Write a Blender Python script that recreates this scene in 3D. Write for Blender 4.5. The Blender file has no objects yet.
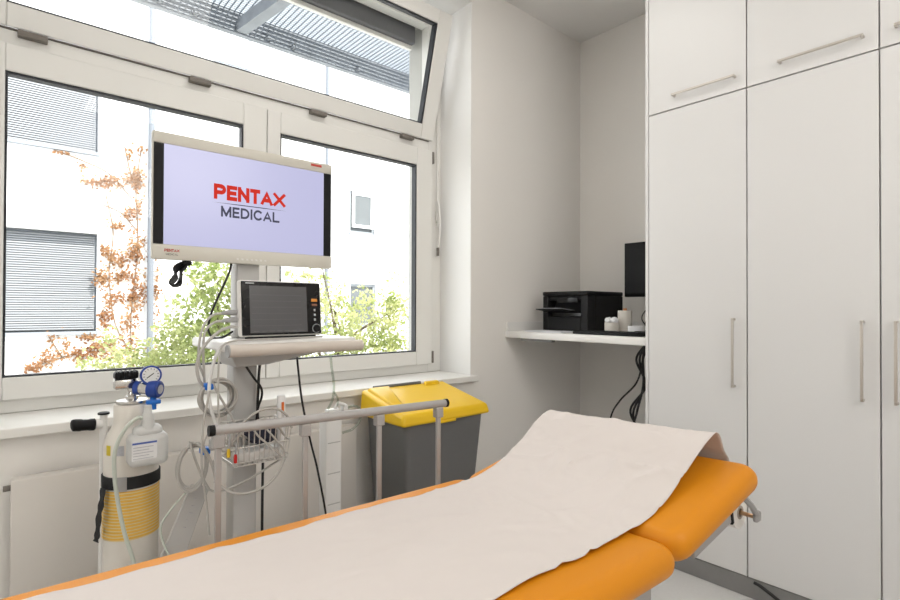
import bpy, bmesh, math, random
from mathutils import Vector, Matrix, noise

SC = bpy.context.scene
COL = SC.collection
PI = math.pi

# ------------------------------------------------------------------ camera
cam_data = bpy.data.cameras.new('camera')
cam = bpy.data.objects.new('camera', cam_data)
COL.objects.link(cam)
cam_data.sensor_width = 36.0
cam_data.lens = 36.0 * 522.204844 / 900.0
cam_data.shift_y = 3.35966744 / 900.0
cam_data.clip_start = 0.05
cam_data.clip_end = 200
YAW, PITCH, ROLL, CAM_H = .857738922, .00914293561, .00313615777, 1.4
fwd = Vector((-math.sin(YAW) * math.cos(PITCH), math.cos(YAW) * math.cos(PITCH), math.sin(PITCH)))
rgt = Vector((math.cos(YAW), math.sin(YAW), 0))
up = rgt.cross(fwd)
r2 = math.cos(ROLL) * rgt + math.sin(ROLL) * up
u2 = -math.sin(ROLL) * rgt + math.cos(ROLL) * up
m = Matrix.Identity(4)
for i in range(3):
    m[i][0], m[i][1], m[i][2] = r2[i], u2[i], -fwd[i]
m[2][3] = CAM_H
cam.matrix_world = m
SC.camera = cam

# ------------------------------------------------------------------ sky, sun, exposure
SC.view_settings.view_transform = 'Standard'
SC.view_settings.look = 'None'
SC.view_settings.gamma = 1.0
SC.view_settings.use_curve_mapping = False
SC.view_settings.exposure = 0.05

world = bpy.data.worlds.new('sky')
SC.world = world
world.use_nodes = True
bg = world.node_tree.nodes['Background']
bg.inputs[0].default_value = (0.93, 0.965, 1.0, 1)
bg.inputs[1].default_value = 3.4

sun_d = bpy.data.lights.new('sun', 'SUN')
sun_d.energy = 9.0
sun_d.angle = math.radians(1.0)
sun_d.color = (1.0, 0.95, 0.88)
sun = bpy.data.objects.new('sun', sun_d)
COL.objects.link(sun)
sun.location = (8, 6, 14)
sun.rotation_euler = Vector((-0.62, -0.22, -0.75)).to_track_quat('-Z', 'Y').to_euler()


def area_lamp(name, loc, rot, sx, sy, power, color):
    d = bpy.data.lights.new(name, 'AREA')
    d.shape = 'RECTANGLE'
    d.size, d.size_y, d.energy, d.color = sx, sy, power, color
    o = bpy.data.objects.new(name, d)
    COL.objects.link(o)
    o.location, o.rotation_euler = loc, rot
    return o


# added fill lights under the ceiling, out of view, to brighten room and alcove
area_lamp('ceiling_fill', (-0.5, -1.6, 3.60), (0, 0, 0), 1.2, 0.6, 28, (1.0, 0.965, 0.92))
area_lamp('ceiling_fill', (0.9, 1.3, 3.60), (0, 0, 0), 0.6, 1.2, 14, (1.0, 0.97, 0.93))
area_lamp('ceiling_fill', (-1.85, 1.45, 3.60), (0, 0, 0), 0.5, 0.9, 11, (1.0, 0.965, 0.92))
# broad unseen fill added opposite the windows to brighten the window wall
area_lamp('side_fill', (1.46, 1.3, 2.6), (0, math.radians(82), 0), 1.0, 1.2, 23, (1.0, 0.965, 0.915))


# ------------------------------------------------------------------ materials
MATS = {}


def mat(name, color, rough=.5, metal=0.0, noise_amt=0.0, noise_scale=20, bump=0.0, bump_scale=200,
        emit=None, emit_s=0.0, spec=.5, trans=0.0, coat=0.0, sheen=0.0):
    if name in MATS:
        return MATS[name]
    mt = bpy.data.materials.new(name)
    mt.use_nodes = True
    nt = mt.node_tree
    b = nt.nodes['Principled BSDF']
    b.inputs['Base Color'].default_value = (*color, 1)
    b.inputs['Roughness'].default_value = rough
    b.inputs['Metallic'].default_value = metal
    b.inputs['Specular IOR Level'].default_value = spec
    if trans:
        b.inputs['Transmission Weight'].default_value = trans
    if coat:
        b.inputs['Coat Weight'].default_value = coat
    if emit:
        b.inputs['Emission Color'].default_value = (*emit, 1)
        b.inputs['Emission Strength'].default_value = emit_s
    tc = nt.nodes.new('ShaderNodeTexCoord')
    if noise_amt:
        n = nt.nodes.new('ShaderNodeTexNoise')
        n.inputs['Scale'].default_value = noise_scale
        n.inputs['Detail'].default_value = 4
        nt.links.new(tc.outputs['Object'], n.inputs['Vector'])
        mx = nt.nodes.new('ShaderNodeMix')
        mx.data_type = 'RGBA'
        mx.inputs[6].default_value = (*[c * (1 - noise_amt) for c in color], 1)
        mx.inputs[7].default_value = (*[min(1, c * (1 + noise_amt)) for c in color], 1)
        nt.links.new(n.outputs['Fac'], mx.inputs[0])
        nt.links.new(mx.outputs[2], b.inputs['Base Color'])
    if bump:
        n2 = nt.nodes.new('ShaderNodeTexNoise')
        n2.inputs['Scale'].default_value = bump_scale
        n2.inputs['Detail'].default_value = 3
        nt.links.new(tc.outputs['Object'], n2.inputs['Vector'])
        bp = nt.nodes.new('ShaderNodeBump')
        bp.inputs['Strength'].default_value = bump
        bp.inputs['Distance'].default_value = .002
        nt.links.new(n2.outputs['Fac'], bp.inputs['Height'])
        nt.links.new(bp.outputs['Normal'], b.inputs['Normal'])
    MATS[name] = mt
    return mt


def glass_mat(name, tint=(1, 1, 1), gloss=.06, rough=.0):
    mt = bpy.data.materials.new(name)
    mt.use_nodes = True
    nt = mt.node_tree
    nt.nodes.clear()
    out = nt.nodes.new('ShaderNodeOutputMaterial')
    t = nt.nodes.new('ShaderNodeBsdfTransparent')
    t.inputs[0].default_value = (*tint, 1)
    g = nt.nodes.new('ShaderNodeBsdfGlossy')
    g.inputs['Roughness'].default_value = rough
    mx = nt.nodes.new('ShaderNodeMixShader')
    mx.inputs[0].default_value = gloss
    nt.links.new(t.outputs[0], mx.inputs[1])
    nt.links.new(g.outputs[0], mx.inputs[2])
    nt.links.new(mx.outputs[0], out.inputs[0])
    return mt


def leaf_mat(name, c1, c2, scale=3.0):
    mt = bpy.data.materials.new(name)
    mt.use_nodes = True
    nt = mt.node_tree
    nt.nodes.clear()
    out = nt.nodes.new('ShaderNodeOutputMaterial')
    tc = nt.nodes.new('ShaderNodeTexCoord')
    n = nt.nodes.new('ShaderNodeTexNoise')
    n.inputs['Scale'].default_value = scale
    n.inputs['Detail'].default_value = 5
    r = nt.nodes.new('ShaderNodeValToRGB')
    r.color_ramp.elements[0].position = .35
    r.color_ramp.elements[0].color = (*c1, 1)
    r.color_ramp.elements[1].position = .65
    r.color_ramp.elements[1].color = (*c2, 1)
    d = nt.nodes.new('ShaderNodeBsdfDiffuse')
    t = nt.nodes.new('ShaderNodeBsdfTranslucent')
    mx = nt.nodes.new('ShaderNodeMixShader')
    mx.inputs[0].default_value = .5
    nt.links.new(tc.outputs['Object'], n.inputs['Vector'])
    nt.links.new(n.outputs['Fac'], r.inputs[0])
    nt.links.new(r.outputs[0], d.inputs[0])
    nt.links.new(r.outputs[0], t.inputs[0])
    nt.links.new(d.outputs[0], mx.inputs[1])
    nt.links.new(t.outputs[0], mx.inputs[2])
    nt.links.new(mx.outputs[0], out.inputs[0])
    return mt


def banded_mat(name, c1, c2, period, rough=.5):
    """horizontal bands along object Z (ribbed webbing)"""
    mt = bpy.data.materials.new(name)
    mt.use_nodes = True
    nt = mt.node_tree
    b = nt.nodes['Principled BSDF']
    b.inputs['Roughness'].default_value = rough
    tc = nt.nodes.new('ShaderNodeTexCoord')
    w = nt.nodes.new('ShaderNodeTexWave')
    w.bands_direction = 'Z'
    w.inputs['Scale'].default_value = 1.0 / period / PI * 1.0
    w.inputs['Distortion'].default_value = .6
    w.inputs['Detail'].default_value = 1
    r = nt.nodes.new('ShaderNodeValToRGB')
    r.color_ramp.elements[0].color = (*c1, 1)
    r.color_ramp.elements[1].color = (*c2, 1)
    r.color_ramp.elements[0].position = .55
    r.color_ramp.elements[1].position = .95
    nt.links.new(tc.outputs['Object'], w.inputs['Vector'])
    nt.links.new(w.outputs['Fac'], r.inputs[0])
    nt.links.new(r.outputs[0], b.inputs['Base Color'])
    bp = nt.nodes.new('ShaderNodeBump')
    bp.inputs['Strength'].default_value = .4
    bp.inputs['Distance'].default_value = .002
    nt.links.new(w.outputs['Fac'], bp.inputs['Height'])
    nt.links.new(bp.outputs['Normal'], b.inputs['Normal'])
    return mt


M_wall = mat('wall_paint', (.87, .845, .81), .75, bump=.15, bump_scale=180, noise_amt=.012, noise_scale=3, spec=.2)
M_plaster = mat('outside_wall_plaster', (.46, .455, .43), .8, noise_amt=.04)
M_reveal = mat('reveal_paint', (.86, .86, .85), .6, bump=.1, bump_scale=180, spec=.2)
M_ceil = mat('ceiling_paint', (.84, .83, .815), .85, bump=.1, bump_scale=160, spec=.2)
M_floor = mat('floor_vinyl', (.68, .67, .655), .35, noise_amt=.05, noise_scale=60)
M_pvc = mat('window_pvc', (.795, .785, .755), .35, noise_amt=.01, noise_scale=4)
M_sill = mat('sill_white', (.86, .845, .81), .3, noise_amt=.01, noise_scale=6)
M_gasket = mat('gasket_rubber', (.02, .022, .028), .6, noise_amt=.1)
M_hingecap = mat('hinge_cap', (.17, .15, .13), .5, noise_amt=.15, noise_scale=80)
M_glass = glass_mat('window_glass', (.985, .995, .99), .016)
M_cab = mat('cabinet_white', (.72, .71, .70), .38, noise_amt=.008, noise_scale=3)
M_cabin = mat('cabinet_edge', (.74, .73, .72), .6, noise_amt=.02)
M_nickel = mat('brushed_nickel', (.62, .58, .53), .32, 1.0, noise_amt=.05, noise_scale=60)
M_plinth = mat('plinth_grey', (.25, .245, .24), .5, noise_amt=.06, noise_scale=40)
M_desk = mat('desk_white', (.84, .83, .81), .35, noise_amt=.01, noise_scale=5)
M_black = mat('black_plastic', (.008, .008, .009), .5, spec=.2, noise_amt=.15, noise_scale=30)
M_black2 = mat('dark_charcoal_plastic', (.013, .013, .014), .55, spec=.2, noise_amt=.12, noise_scale=40)
M_blackgl = mat('black_gloss', (.008, .008, .009), .18, spec=.3, noise_amt=.1)
M_paper = mat('white_paper', (.80, .80, .84), .7, noise_amt=.02, noise_scale=30)
M_ceramic = mat('cream_ceramic', (.70, .66, .60), .4, noise_amt=.03)
M_tissue = mat('tissue', (.82, .82, .83), .8, noise_amt=.03)
M_orangecap = mat('copper_orange', (.60, .25, .08), .4, noise_amt=.1)
M_radiator = mat('radiator_enamel', (.70, .665, .62), .4, noise_amt=.01)
M_steel = mat('chrome_steel', (.65, .64, .62), .22, 1.0, noise_amt=.05, noise_scale=40)
M_greycoat = mat('grey_coated_metal', (.40, .39, .385), .4, .25, noise_amt=.03, noise_scale=60)
M_railgrey = mat('rail_aluminium', (.40, .385, .375), .48, .3, noise_amt=.03, noise_scale=50)
M_orange = mat('orange_vinyl', (.70, .255, .006), .45, spec=.3, noise_amt=.03, noise_scale=6, bump=.12, bump_scale=350)
M_bedpaper = mat('couch_paper', (.69, .635, .605), .85, noise_amt=.02, noise_scale=9, bump=.12, bump_scale=60, spec=.1)
M_rollpaper = mat('roll_paper', (.82, .79, .75), .8, noise_amt=.03, noise_scale=60)
M_core = mat('cardboard_core', (.42, .36, .30), .8, noise_amt=.1)
M_copper = mat('copper_rod', (.55, .36, .22), .3, .9, noise_amt=.05)
M_cyl = mat('cylinder_white_paint', (.76, .72, .655), .35, noise_amt=.015, noise_scale=8)
M_strap = mat('black_webbing', (.012, .012, .013), .8, bump=.4, bump_scale=400)
M_yellowband = banded_mat('yellow_ribbed_sleeve', (.84, .50, .07), (.80, .64, .36), .0105)
M_blue = mat('blue_plastic', (.008, .045, .28), .35, noise_amt=.08)
M_bluelight = mat('bright_blue_plastic', (.01, .16, .62), .4, noise_amt=.08)
M_clear = glass_mat('clear_tube', (.80, .84, .80), .10, .15)
M_bottle = mat('translucent_bottle', (.86, .86, .84), .35, noise_amt=.02, trans=.4)
M_tube = mat('pale_green_tube', (.58, .62, .55), .3, noise_amt=.03)
M_labelwhite = mat('label_white', (.80, .80, .80), .5, noise_amt=.02)
M_labelblue = mat('label_blue_print', (.06, .12, .42), .5, noise_amt=.05)
M_labelgrey = mat('label_grey_print', (.50, .50, .53), .6, noise_amt=.2, noise_scale=200)
M_labelyellow = mat('label_yellow_print', (.70, .55, .03), .5, noise_amt=.1)
M_cart = mat('trolley_light_grey', (.50, .49, .475), .4, noise_amt=.015, noise_scale=10)
M_cartwhite = mat('trolley_white', (.80, .79, .77), .35, noise_amt=.01)
M_carttube = mat('trolley_bumper', (.62, .56, .50), .45, noise_amt=.02)
M_bezel = mat('display_bezel', (.66, .635, .565), .45, noise_amt=.01)
M_lcd = mat('lit_screen', (.02, .02, .03), .25, emit=(.485, .485, .70), emit_s=1.0, noise_amt=.01)
M_red = mat('red_lettering', (.004, .001, .001), .9, emit=(.62, .040, .025), emit_s=1.0, spec=0.0)
M_darktxt = mat('grey_lettering', (.004, .004, .006), .9, emit=(.075, .075, .11), emit_s=1.0, spec=0.0)
M_redprint = mat('red_print', (.55, .06, .04), .5, noise_amt=.05)
M_greyprint = mat('grey_print', (.16, .15, .14), .5, noise_amt=.05)
M_pmcase = mat('monitor_casing', (.76, .74, .70), .4, noise_amt=.01)
M_pmscreen = mat('idle_screen', (.10, .10, .105), .22, noise_amt=.06, noise_scale=12)
M_pmtrace = mat('idle_screen_traces', (.13, .13, .138), .3, noise_amt=.05)
M_amber = mat('amber_key', (.75, .28, .03), .4, noise_amt=.05)
M_brownkey = mat('brown_key', (.30, .13, .07), .4, noise_amt=.05)
M_keygrey = mat('pale_key', (.45, .47, .48), .4, noise_amt=.05)
M_cable = mat('grey_cable', (.47, .45, .42), .45, noise_amt=.03)
M_cablewhite = mat('white_cable', (.76, .76, .75), .45, noise_amt=.03)
M_cableblack = mat('black_cable', (.010, .010, .011), .5, noise_amt=.1)
M_plug = mat('grey_plug', (.36, .36, .36), .5, noise_amt=.05)
M_wire = mat('basket_wire', (.62, .60, .57), .35, .6, noise_amt=.04)
M_redplug = mat('red_plug', (.55, .015, .015), .4, noise_amt=.05)
M_yelplug = mat('yellow_plug', (.75, .50, .02), .4, noise_amt=.05)
M_navy = mat('dark_navy_cloth', (.03, .035, .06), .8, noise_amt=.3, noise_scale=60)
M_syringe = mat('white_tube_plastic', (.82, .82, .82), .4, noise_amt=.02)
M_oranget = mat('orange_print', (.72, .17, .03), .5, noise_amt=.05)
M_binyel = mat('bin_yellow', (.84, .53, .008), .36, noise_amt=.02, noise_scale=8)
M_bingrey = mat('bin_grey', (.135, .135, .135), .5, noise_amt=.04, noise_scale=50, bump=.1, bump_scale=300)
M_facade = mat('facade_render', (.84, .84, .85), .9, bump=.3, bump_scale=40, noise_amt=.015, noise_scale=2, spec=.1)
M_facade2 = mat('facade_trim', (.24, .26, .29), .8, noise_amt=.03, noise_scale=4)
M_zinc = mat('painted_zinc', (.15, .165, .19), .6, noise_amt=.05)
M_farframe = mat('far_window_frame', (.26, .28, .30), .6, noise_amt=.03)
M_blind = mat('blind_slat', (.27, .28, .30), .5, noise_amt=.03, noise_scale=4)
M_blinddark = mat('behind_blind', (.20, .22, .26), .3, noise_amt=.08, noise_scale=3)
M_winglassfar = mat('far_window_pane', (.10, .11, .115), .5, noise_amt=.35, noise_scale=1.5)
M_galv = mat('galvanised_steel', (.23, .25, .28), .6, .2, noise_amt=.3, noise_scale=9, bump=.2, bump_scale=60)
M_grate = mat('grating_steel', (.26, .29, .33), .6, .2, noise_amt=.15, noise_scale=20)
M_cassette = mat('blind_cassette_grey', (.13, .13, .14), .5, noise_amt=.08)
M_outground = mat('outside_paving', (.45, .44, .42), .9, noise_amt=.1, noise_scale=2)
M_bark = mat('bark', (.10, .075, .05), .9, noise_amt=.3, noise_scale=12)
M_leaf = leaf_mat('tree_leaves', (.24, .30, .10), (.48, .50, .25), 2.2)
M_leaf2 = leaf_mat('yellow_green_leaves', (.27, .32, .11), (.52, .52, .28), 2.6)
M_leaf3 = leaf_mat('shrub_leaves', (.30, .34, .14), (.54, .54, .31), 3.0)
M_ivy = leaf_mat('autumn_creeper_leaves', (.30, .15, .075), (.40, .25, .14), 3.0)
M_ivystem = mat('creeper_stem', (.22, .15, .10), .9, noise_amt=.2)

# ------------------------------------------------------------------ mesh helpers
LOC = {}


class MB:
    def __init__(s):
        s.v, s.f = [], []

    def add(s, verts, faces):
        n = len(s.v)
        s.v += [tuple(p) for p in verts]
        s.f += [tuple(i + n for i in f) for f in faces]
        return s

    def box(s, x0, x1, y0, y1, z0, z1):
        x0, x1 = min(x0, x1), max(x0, x1)
        y0, y1 = min(y0, y1), max(y0, y1)
        z0, z1 = min(z0, z1), max(z0, z1)
        v = [(x0, y0, z0), (x1, y0, z0), (x1, y1, z0), (x0, y1, z0), (x0, y0, z1), (x1, y0, z1), (x1, y1, z1), (x0, y1, z1)]
        return s.add(v, [(3, 2, 1, 0), (4, 5, 6, 7), (0, 1, 5, 4), (1, 2, 6, 5), (2, 3, 7, 6), (3, 0, 4, 7)])

    def hexa(s, b, t):
        return s.add(list(b) + list(t), [(3, 2, 1, 0), (4, 5, 6, 7), (0, 1, 5, 4), (1, 2, 6, 5), (2, 3, 7, 6), (3, 0, 4, 7)])

    def rbox(s, x0, x1, y0, y1, z0, z1, r, seg=3):
        bm = bmesh.new()
        bmesh.ops.create_cube(bm, size=1)
        for v in bm.verts:
            v.co = Vector(((x0 + x1) / 2 + v.co.x * (x1 - x0), (y0 + y1) / 2 + v.co.y * (y1 - y0), (z0 + z1) / 2 + v.co.z * (z1 - z0)))
        bmesh.ops.bevel(bm, geom=bm.edges[:], offset=r, segments=seg, profile=.5, affect='EDGES')
        return s.from_bm(bm)

    def from_bm(s, bm):
        bm.verts.ensure_lookup_table()
        for i, v in enumerate(bm.verts):
            v.index = i
        s.add([v.co[:] for v in bm.verts], [[v.index for v in f.verts] for f in bm.faces])
        bm.free()
        return s

    def tube(s, pts, r, seg=8, closed=False, caps=True):
        pts = [Vector(p) for p in pts]
        n = len(pts)
        rr = r if isinstance(r, (list, tuple)) else [r] * n
        tang = []
        for i in range(n):
            a = pts[i - 1] if (i > 0 or closed) else pts[i]
            b = pts[(i + 1) % n] if (i < n - 1 or closed) else pts[i]
            t = b - a
            tang.append(t.normalized() if t.length > 1e-9 else Vector((0, 0, 1)))
        ref = Vector((0, 0, 1)) if abs(tang[0].z) < .9 else Vector((1, 0, 0))
        nrm = (ref - tang[0] * ref.dot(tang[0])).normalized()
        rings = []
        for i in range(n):
            nrm = nrm - tang[i] * nrm.dot(tang[i])
            if nrm.length < 1e-6:
                nrm = tang[i].orthogonal()
            nrm.normalize()
            bn = tang[i].cross(nrm)
            rings.append([pts[i] + (nrm * math.cos(2 * PI * k / seg) + bn * math.sin(2 * PI * k / seg)) * rr[i] for k in range(seg)])
        v = [p for ring in rings for p in ring]
        f = []
        for i in range(n if closed else n - 1):
            j = (i + 1) % n
            for k in range(seg):
                k2 = (k + 1) % seg
                f.append((i * seg + k, i * seg + k2, j * seg + k2, j * seg + k))
        if caps and not closed:
            f.append(tuple(range(seg - 1, -1, -1)))
            f.append(tuple((n - 1) * seg + k for k in range(seg)))
        return s.add(v, f)

    def cyl(s, p0, p1, r, r1=None, seg=24):
        return s.tube([p0, p1], [r, r if r1 is None else r1], seg)

    def lathe(s, prof, c=(0, 0, 0), seg=40, axis='z'):
        """prof: list of (radius, height); closed top and bottom with caps"""
        v, f = [], []
        for r, h in prof:
            for k in range(seg):
                a = 2 * PI * k / seg
                if axis == 'z':
                    v.append((c[0] + r * math.cos(a), c[1] + r * math.sin(a), c[2] + h))
                elif axis == 'x':
                    v.append((c[0] + h, c[1] + r * math.cos(a), c[2] + r * math.sin(a)))
                else:
                    v.append((c[0] + r * math.sin(a), c[1] + h, c[2] + r * math.cos(a)))
        n = len(prof)
        for i in range(n - 1):
            for k in range(seg):
                k2 = (k + 1) % seg
                f.append((i * seg + k, i * seg + k2, (i + 1) * seg + k2, (i + 1) * seg + k))
        f.append(tuple(range(seg - 1, -1, -1)))
        f.append(tuple((n - 1) * seg + k for k in range(seg)))
        return s.add(v, f)

    def prism(s, poly, axis, a0, a1):
        """poly in the two remaining axes (in x,y,z order), extruded along axis"""
        def p3(p, a):
            return {'x': (a, p[0], p[1]), 'y': (p[0], a, p[1]), 'z': (p[0], p[1], a)}[axis]
        n = len(poly)
        v = [p3(p, a0) for p in poly] + [p3(p, a1) for p in poly]
        f = [tuple(range(n - 1, -1, -1)), tuple(range(n, 2 * n))]
        f += [(i, (i + 1) % n, n + (i + 1) % n, n + i) for i in range(n)]
        return s.add(v, f)

    def frame_yz(s, x0, x1, oy0, oy1, oz0, oz1, iy0, iy1, iz0, iz1):
        """a rectangular frame in the y-z plane with depth x0..x1"""
        s.box(x0, x1, oy0, iy0, oz0, oz1)
        s.box(x0, x1, iy1, oy1, oz0, oz1)
        s.box(x0, x1, iy0, iy1, oz0, iz0)
        s.box(x0, x1, iy0, iy1, iz1, oz1)
        return s

    def build(s, name, material, parent=None, smooth=None, bevel=0.0, seg=2, origin=None, flip=False):
        me = bpy.data.meshes.new(name)
        if parent is not None:
            off = LOC[parent.name]
        elif origin is not None:
            off = Vector(origin)
        else:
            xs = [p[0] for p in s.v]
            ys = [p[1] for p in s.v]
            zs = [p[2] for p in s.v]
            off = Vector(((min(xs) + max(xs)) / 2, (min(ys) + max(ys)) / 2, min(zs)))
        me.from_pydata([(p[0] - off[0], p[1] - off[1], p[2] - off[2]) for p in s.v], [], s.f)
        me.validate()
        bm = bmesh.new()
        bm.from_mesh(me)
        bmesh.ops.recalc_face_normals(bm, faces=bm.faces[:])
        bm.to_mesh(me)
        bm.free()
        me.materials.append(material)
        if smooth is not None:
            me.shade_smooth()
            me.set_sharp_from_angle(angle=math.radians(smooth))
        o = bpy.data.objects.new(name, me)
        COL.objects.link(o)
        if parent is not None:
            o.parent = parent
        else:
            o.location = off
        LOC[o.name] = Vector(off)
        if bevel:
            bv = o.modifiers.new('bevel', 'BEVEL')
            bv.width = bevel
            bv.segments = seg
            bv.limit_method = 'ANGLE'
            bv.angle_limit = math.radians(40)
            bv.harden_normals = False
            if smooth is None:
                me.shade_smooth()
                me.set_sharp_from_angle(angle=math.radians(35))
        return o


def spline(pts, n=8, closed=False):
    pts = [Vector(p) for p in pts]
    out = []
    N = len(pts)
    rng = range(N) if closed else range(N - 1)
    for i in rng:
        if closed:
            p0, p1, p2, p3 = pts[i - 1], pts[i], pts[(i + 1) % N], pts[(i + 2) % N]
        else:
            p0 = pts[i - 1] if i else pts[0] * 2 - pts[1]
            p1, p2 = pts[i], pts[i + 1]
            p3 = pts[i + 2] if i + 2 < N else pts[-1] * 2 - pts[-2]
        for k in range(n):
            t = k / n
            out.append(.5 * ((2 * p1) + (-p0 + p2) * t + (2 * p0 - 5 * p1 + 4 * p2 - p3) * t * t + (-p0 + 3 * p1 - 3 * p2 + p3) * t ** 3))
    if not closed:
        out.append(pts[-1])
    return out


def tag(o, label=None, cat=None, group=None, kind=None):
    if label:
        o['label'] = label
    if cat:
        o['category'] = cat
    if group:
        o['group'] = group
    if kind:
        o['kind'] = kind
    return o


def thing(name, loc, label, cat, group=None, rz=None, kind=None):
    o = bpy.data.objects.new(name, None)
    COL.objects.link(o)
    o.location = loc
    o.empty_display_size = .1
    if rz is None:
        LOC[o.name] = Vector(loc)
    else:
        o.rotation_euler = (0, 0, rz)
        LOC[o.name] = Vector((0, 0, 0))     # children are given in the thing's own axes
    return tag(o, label, cat, group, kind)


def struct(o):
    o['kind'] = 'structure'
    return o


def copy_tree(o, parent=None):
    c = o.copy()
    COL.objects.link(c)
    c.parent = parent
    LOC[c.name] = LOC[o.name]
    for ch in list(o.children):
        copy_tree(ch, c)
    return c


def arc(cx, cy, rx, ry, a0, a1, n=9):
    return [(cx + rx * math.cos(math.radians(a0 + (a1 - a0) * k / n)), cy + ry * math.sin(math.radians(a0 + (a1 - a0) * k / n))) for k in range(n + 1)]


# capital letters as strokes on a unit-high grid: (width, strokes)
STROKES = {
    'P': (.66, [[(0, 0), (0, 1)], [(0, 1), (.40, 1)] + arc(.40, .72, .26, .28, 90, -90) + [(0, .44)]]),
    'E': (.54, [[(0, 0), (0, 1)], [(0, 1), (.54, 1)], [(0, 0), (.54, 0)], [(0, .5), (.48, .5)]]),
    'N': (.66, [[(0, 0), (0, 1)], [(.02, .95), (.64, .05)], [(.66, 0), (.66, 1)]]),
    'T': (.56, [[(0, 1), (.56, 1)], [(.28, 1), (.28, 0)]]),
    'A': (.74, [[(0, 0), (.37, 1), (.74, 0)], [(.15, .28), (.59, .28)]]),
    'X': (.78, [[(0, 0), (.78, 1)], [(0, 1), (.78, 0)]]),
    'M': (.86, [[(0, 0), (0, 1)], [(.02, .95), (.43, .08)], [(.43, .08), (.84, .95)], [(.86, 0), (.86, 1)]]),
    'D': (.74, [[(0, 0), (0, 1), (.28, 1)] + arc(.28, .5, .46, .5, 90, -90, 12) + [(0, 0)]]),
    'I': (.0, [[(0, 0), (0, 1)]]),
    'C': (.76, [arc(.42, .5, .42, .5, 48, 312, 16)]),
    'L': (.60, [[(0, 1), (0, 0), (.60, 0)]]),
}


def letters_on_x(name, word, x, y0, y1, z0, z1, weight, gap, material, parent):
    """flat capitals on a surface that faces +X; weight and gap in units of letter height"""
    mb = MB()
    tot = sum(STROKES[c][0] + weight for c in word) + gap * (len(word) - 1)
    H = z1 - z0
    k = (y1 - y0) / tot
    pen = 0
    w = weight / 2
    for c in word:
        wd, sts = STROKES[c]
        for st in sts:
            pts = [(pen + w + p[0], w + p[1] * (1 - weight)) for p in st]
            n = len(pts)
            L, Rr = [], []
            for i in range(n):
                d0 = Vector((pts[i][0] - pts[i - 1][0], pts[i][1] - pts[i - 1][1], 0)).normalized() if i else None
                d1 = Vector((pts[i + 1][0] - pts[i][0], pts[i + 1][1] - pts[i][1], 0)).normalized() if i < n - 1 else None
                q = Vector((pts[i][0], pts[i][1], 0))
                if d0 is None or d1 is None:
                    d = d1 if d0 is None else d0
                    q = q + (-d if d0 is None else d) * w
                    m_ = Vector((-d.y, d.x, 0)) * w
                else:
                    n0, n1 = Vector((-d0.y, d0.x, 0)), Vector((-d1.y, d1.x, 0))
                    mm = n0 + n1
                    m_ = mm.normalized() * min(w / max(.3, mm.normalized().dot(n0)), w * 1.9) if mm.length > 1e-4 else n0 * w
                L.append(q + m_)
                Rr.append(q - m_)
            vs = [(x, y0 + p.x * k, z0 + max(0, min(1, p.y)) * H) for p in L + Rr]
            mb.add(vs, [(i, i + 1, n + i + 1, n + i) for i in range(n - 1)])
        pen += wd + weight + gap
    return mb.build(name, material, parent)


def wall_with_holes_x(mb, x0, x1, ya, yb, za, zb, holes):
    """slab x0..x1 spanning y ya..yb, z za..zb with rectangular holes (y0,y1,z0,z1)"""
    ys = sorted(set([ya, yb] + [h[0] for h in holes] + [h[1] for h in holes]))
    for i in range(len(ys) - 1):
        a, b = ys[i], ys[i + 1]
        mid = (a + b) / 2
        cuts = sorted([(h[2], h[3]) for h in holes if h[0] < mid < h[1]])
        z = za
        for c0, c1 in cuts:
            if c0 > z:
                mb.box(x0, x1, a, b, z, c0)
            z = c1
        if z < zb:
            mb.box(x0, x1, a, b, z, zb)
    return mb


# ------------------------------------------------------------------ room shell
WX, BY, RX, RY, CZ = -2.6, 3.69, 1.5, -3.6, 3.637      # window wall, back wall, right wall, rear wall, ceiling
OUT = -3.15
struct(MB().box(OUT, RX + .2, RY - .2, BY + .2, -.15, 0).build('floor', M_floor))
struct(MB().box(OUT, RX + .2, RY - .2, BY + .2, CZ, CZ + .2).build('ceiling', M_ceil))
wl = MB()
wall_with_holes_x(wl, -3.0, WX, RY - .2, BY + .2, 0, CZ, [(-.22, 2.438, .905, 3.502), (-3.3, -.75, .905, 3.502)])
struct(wl.build('wall_left', M_wall))
wo = MB()
wall_with_holes_x(wo, OUT, -3.0, RY - .2, BY + .2, 0, CZ, [(-.12, 2.315, .955, 3.45), (-3.2, -.85, .955, 3.45)])
struct(wo.build('wall_outer', M_plaster))
struct(MB().box(WX, RX, BY, BY + .2, 0, CZ).build('wall_back', M_wall))
struct(MB().box(RX, RX + .2, RY, BY, 0, CZ).build('wall_right', M_wall))
struct(MB().box(WX, RX, RY - .2, RY, 0, CZ).build('wall_rear', M_wall))
# smooth white plaster lining of the window opening
lin = MB()
lin.box(-2.925, -2.601, 2.434, 2.4375, .945, 3.499)
lin.box(-2.925, -2.601, -.2195, -.216, .945, 3.499)
lin.box(-2.925, -2.601, -.216, 2.434, 3.498, 3.5015)
struct(lin.build('trim_1', M_reveal))
# window board, running a little past the opening on the room side
struct(MB().prism([(-2.925, -.2165), (-2.600, -.2165), (-2.600, -.26), (-2.553, -.26), (-2.553, 2.47), (-2.600, 2.47), (-2.600, 2.4335), (-2.925, 2.4335)], 'z', .906, .945).build('trim_2', M_sill, bevel=.005))
struct(MB().box(-2.599, -2.585, -3.6, 2.7, 0, .07).build('baseboard_left', M_plinth, bevel=.003))


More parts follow.
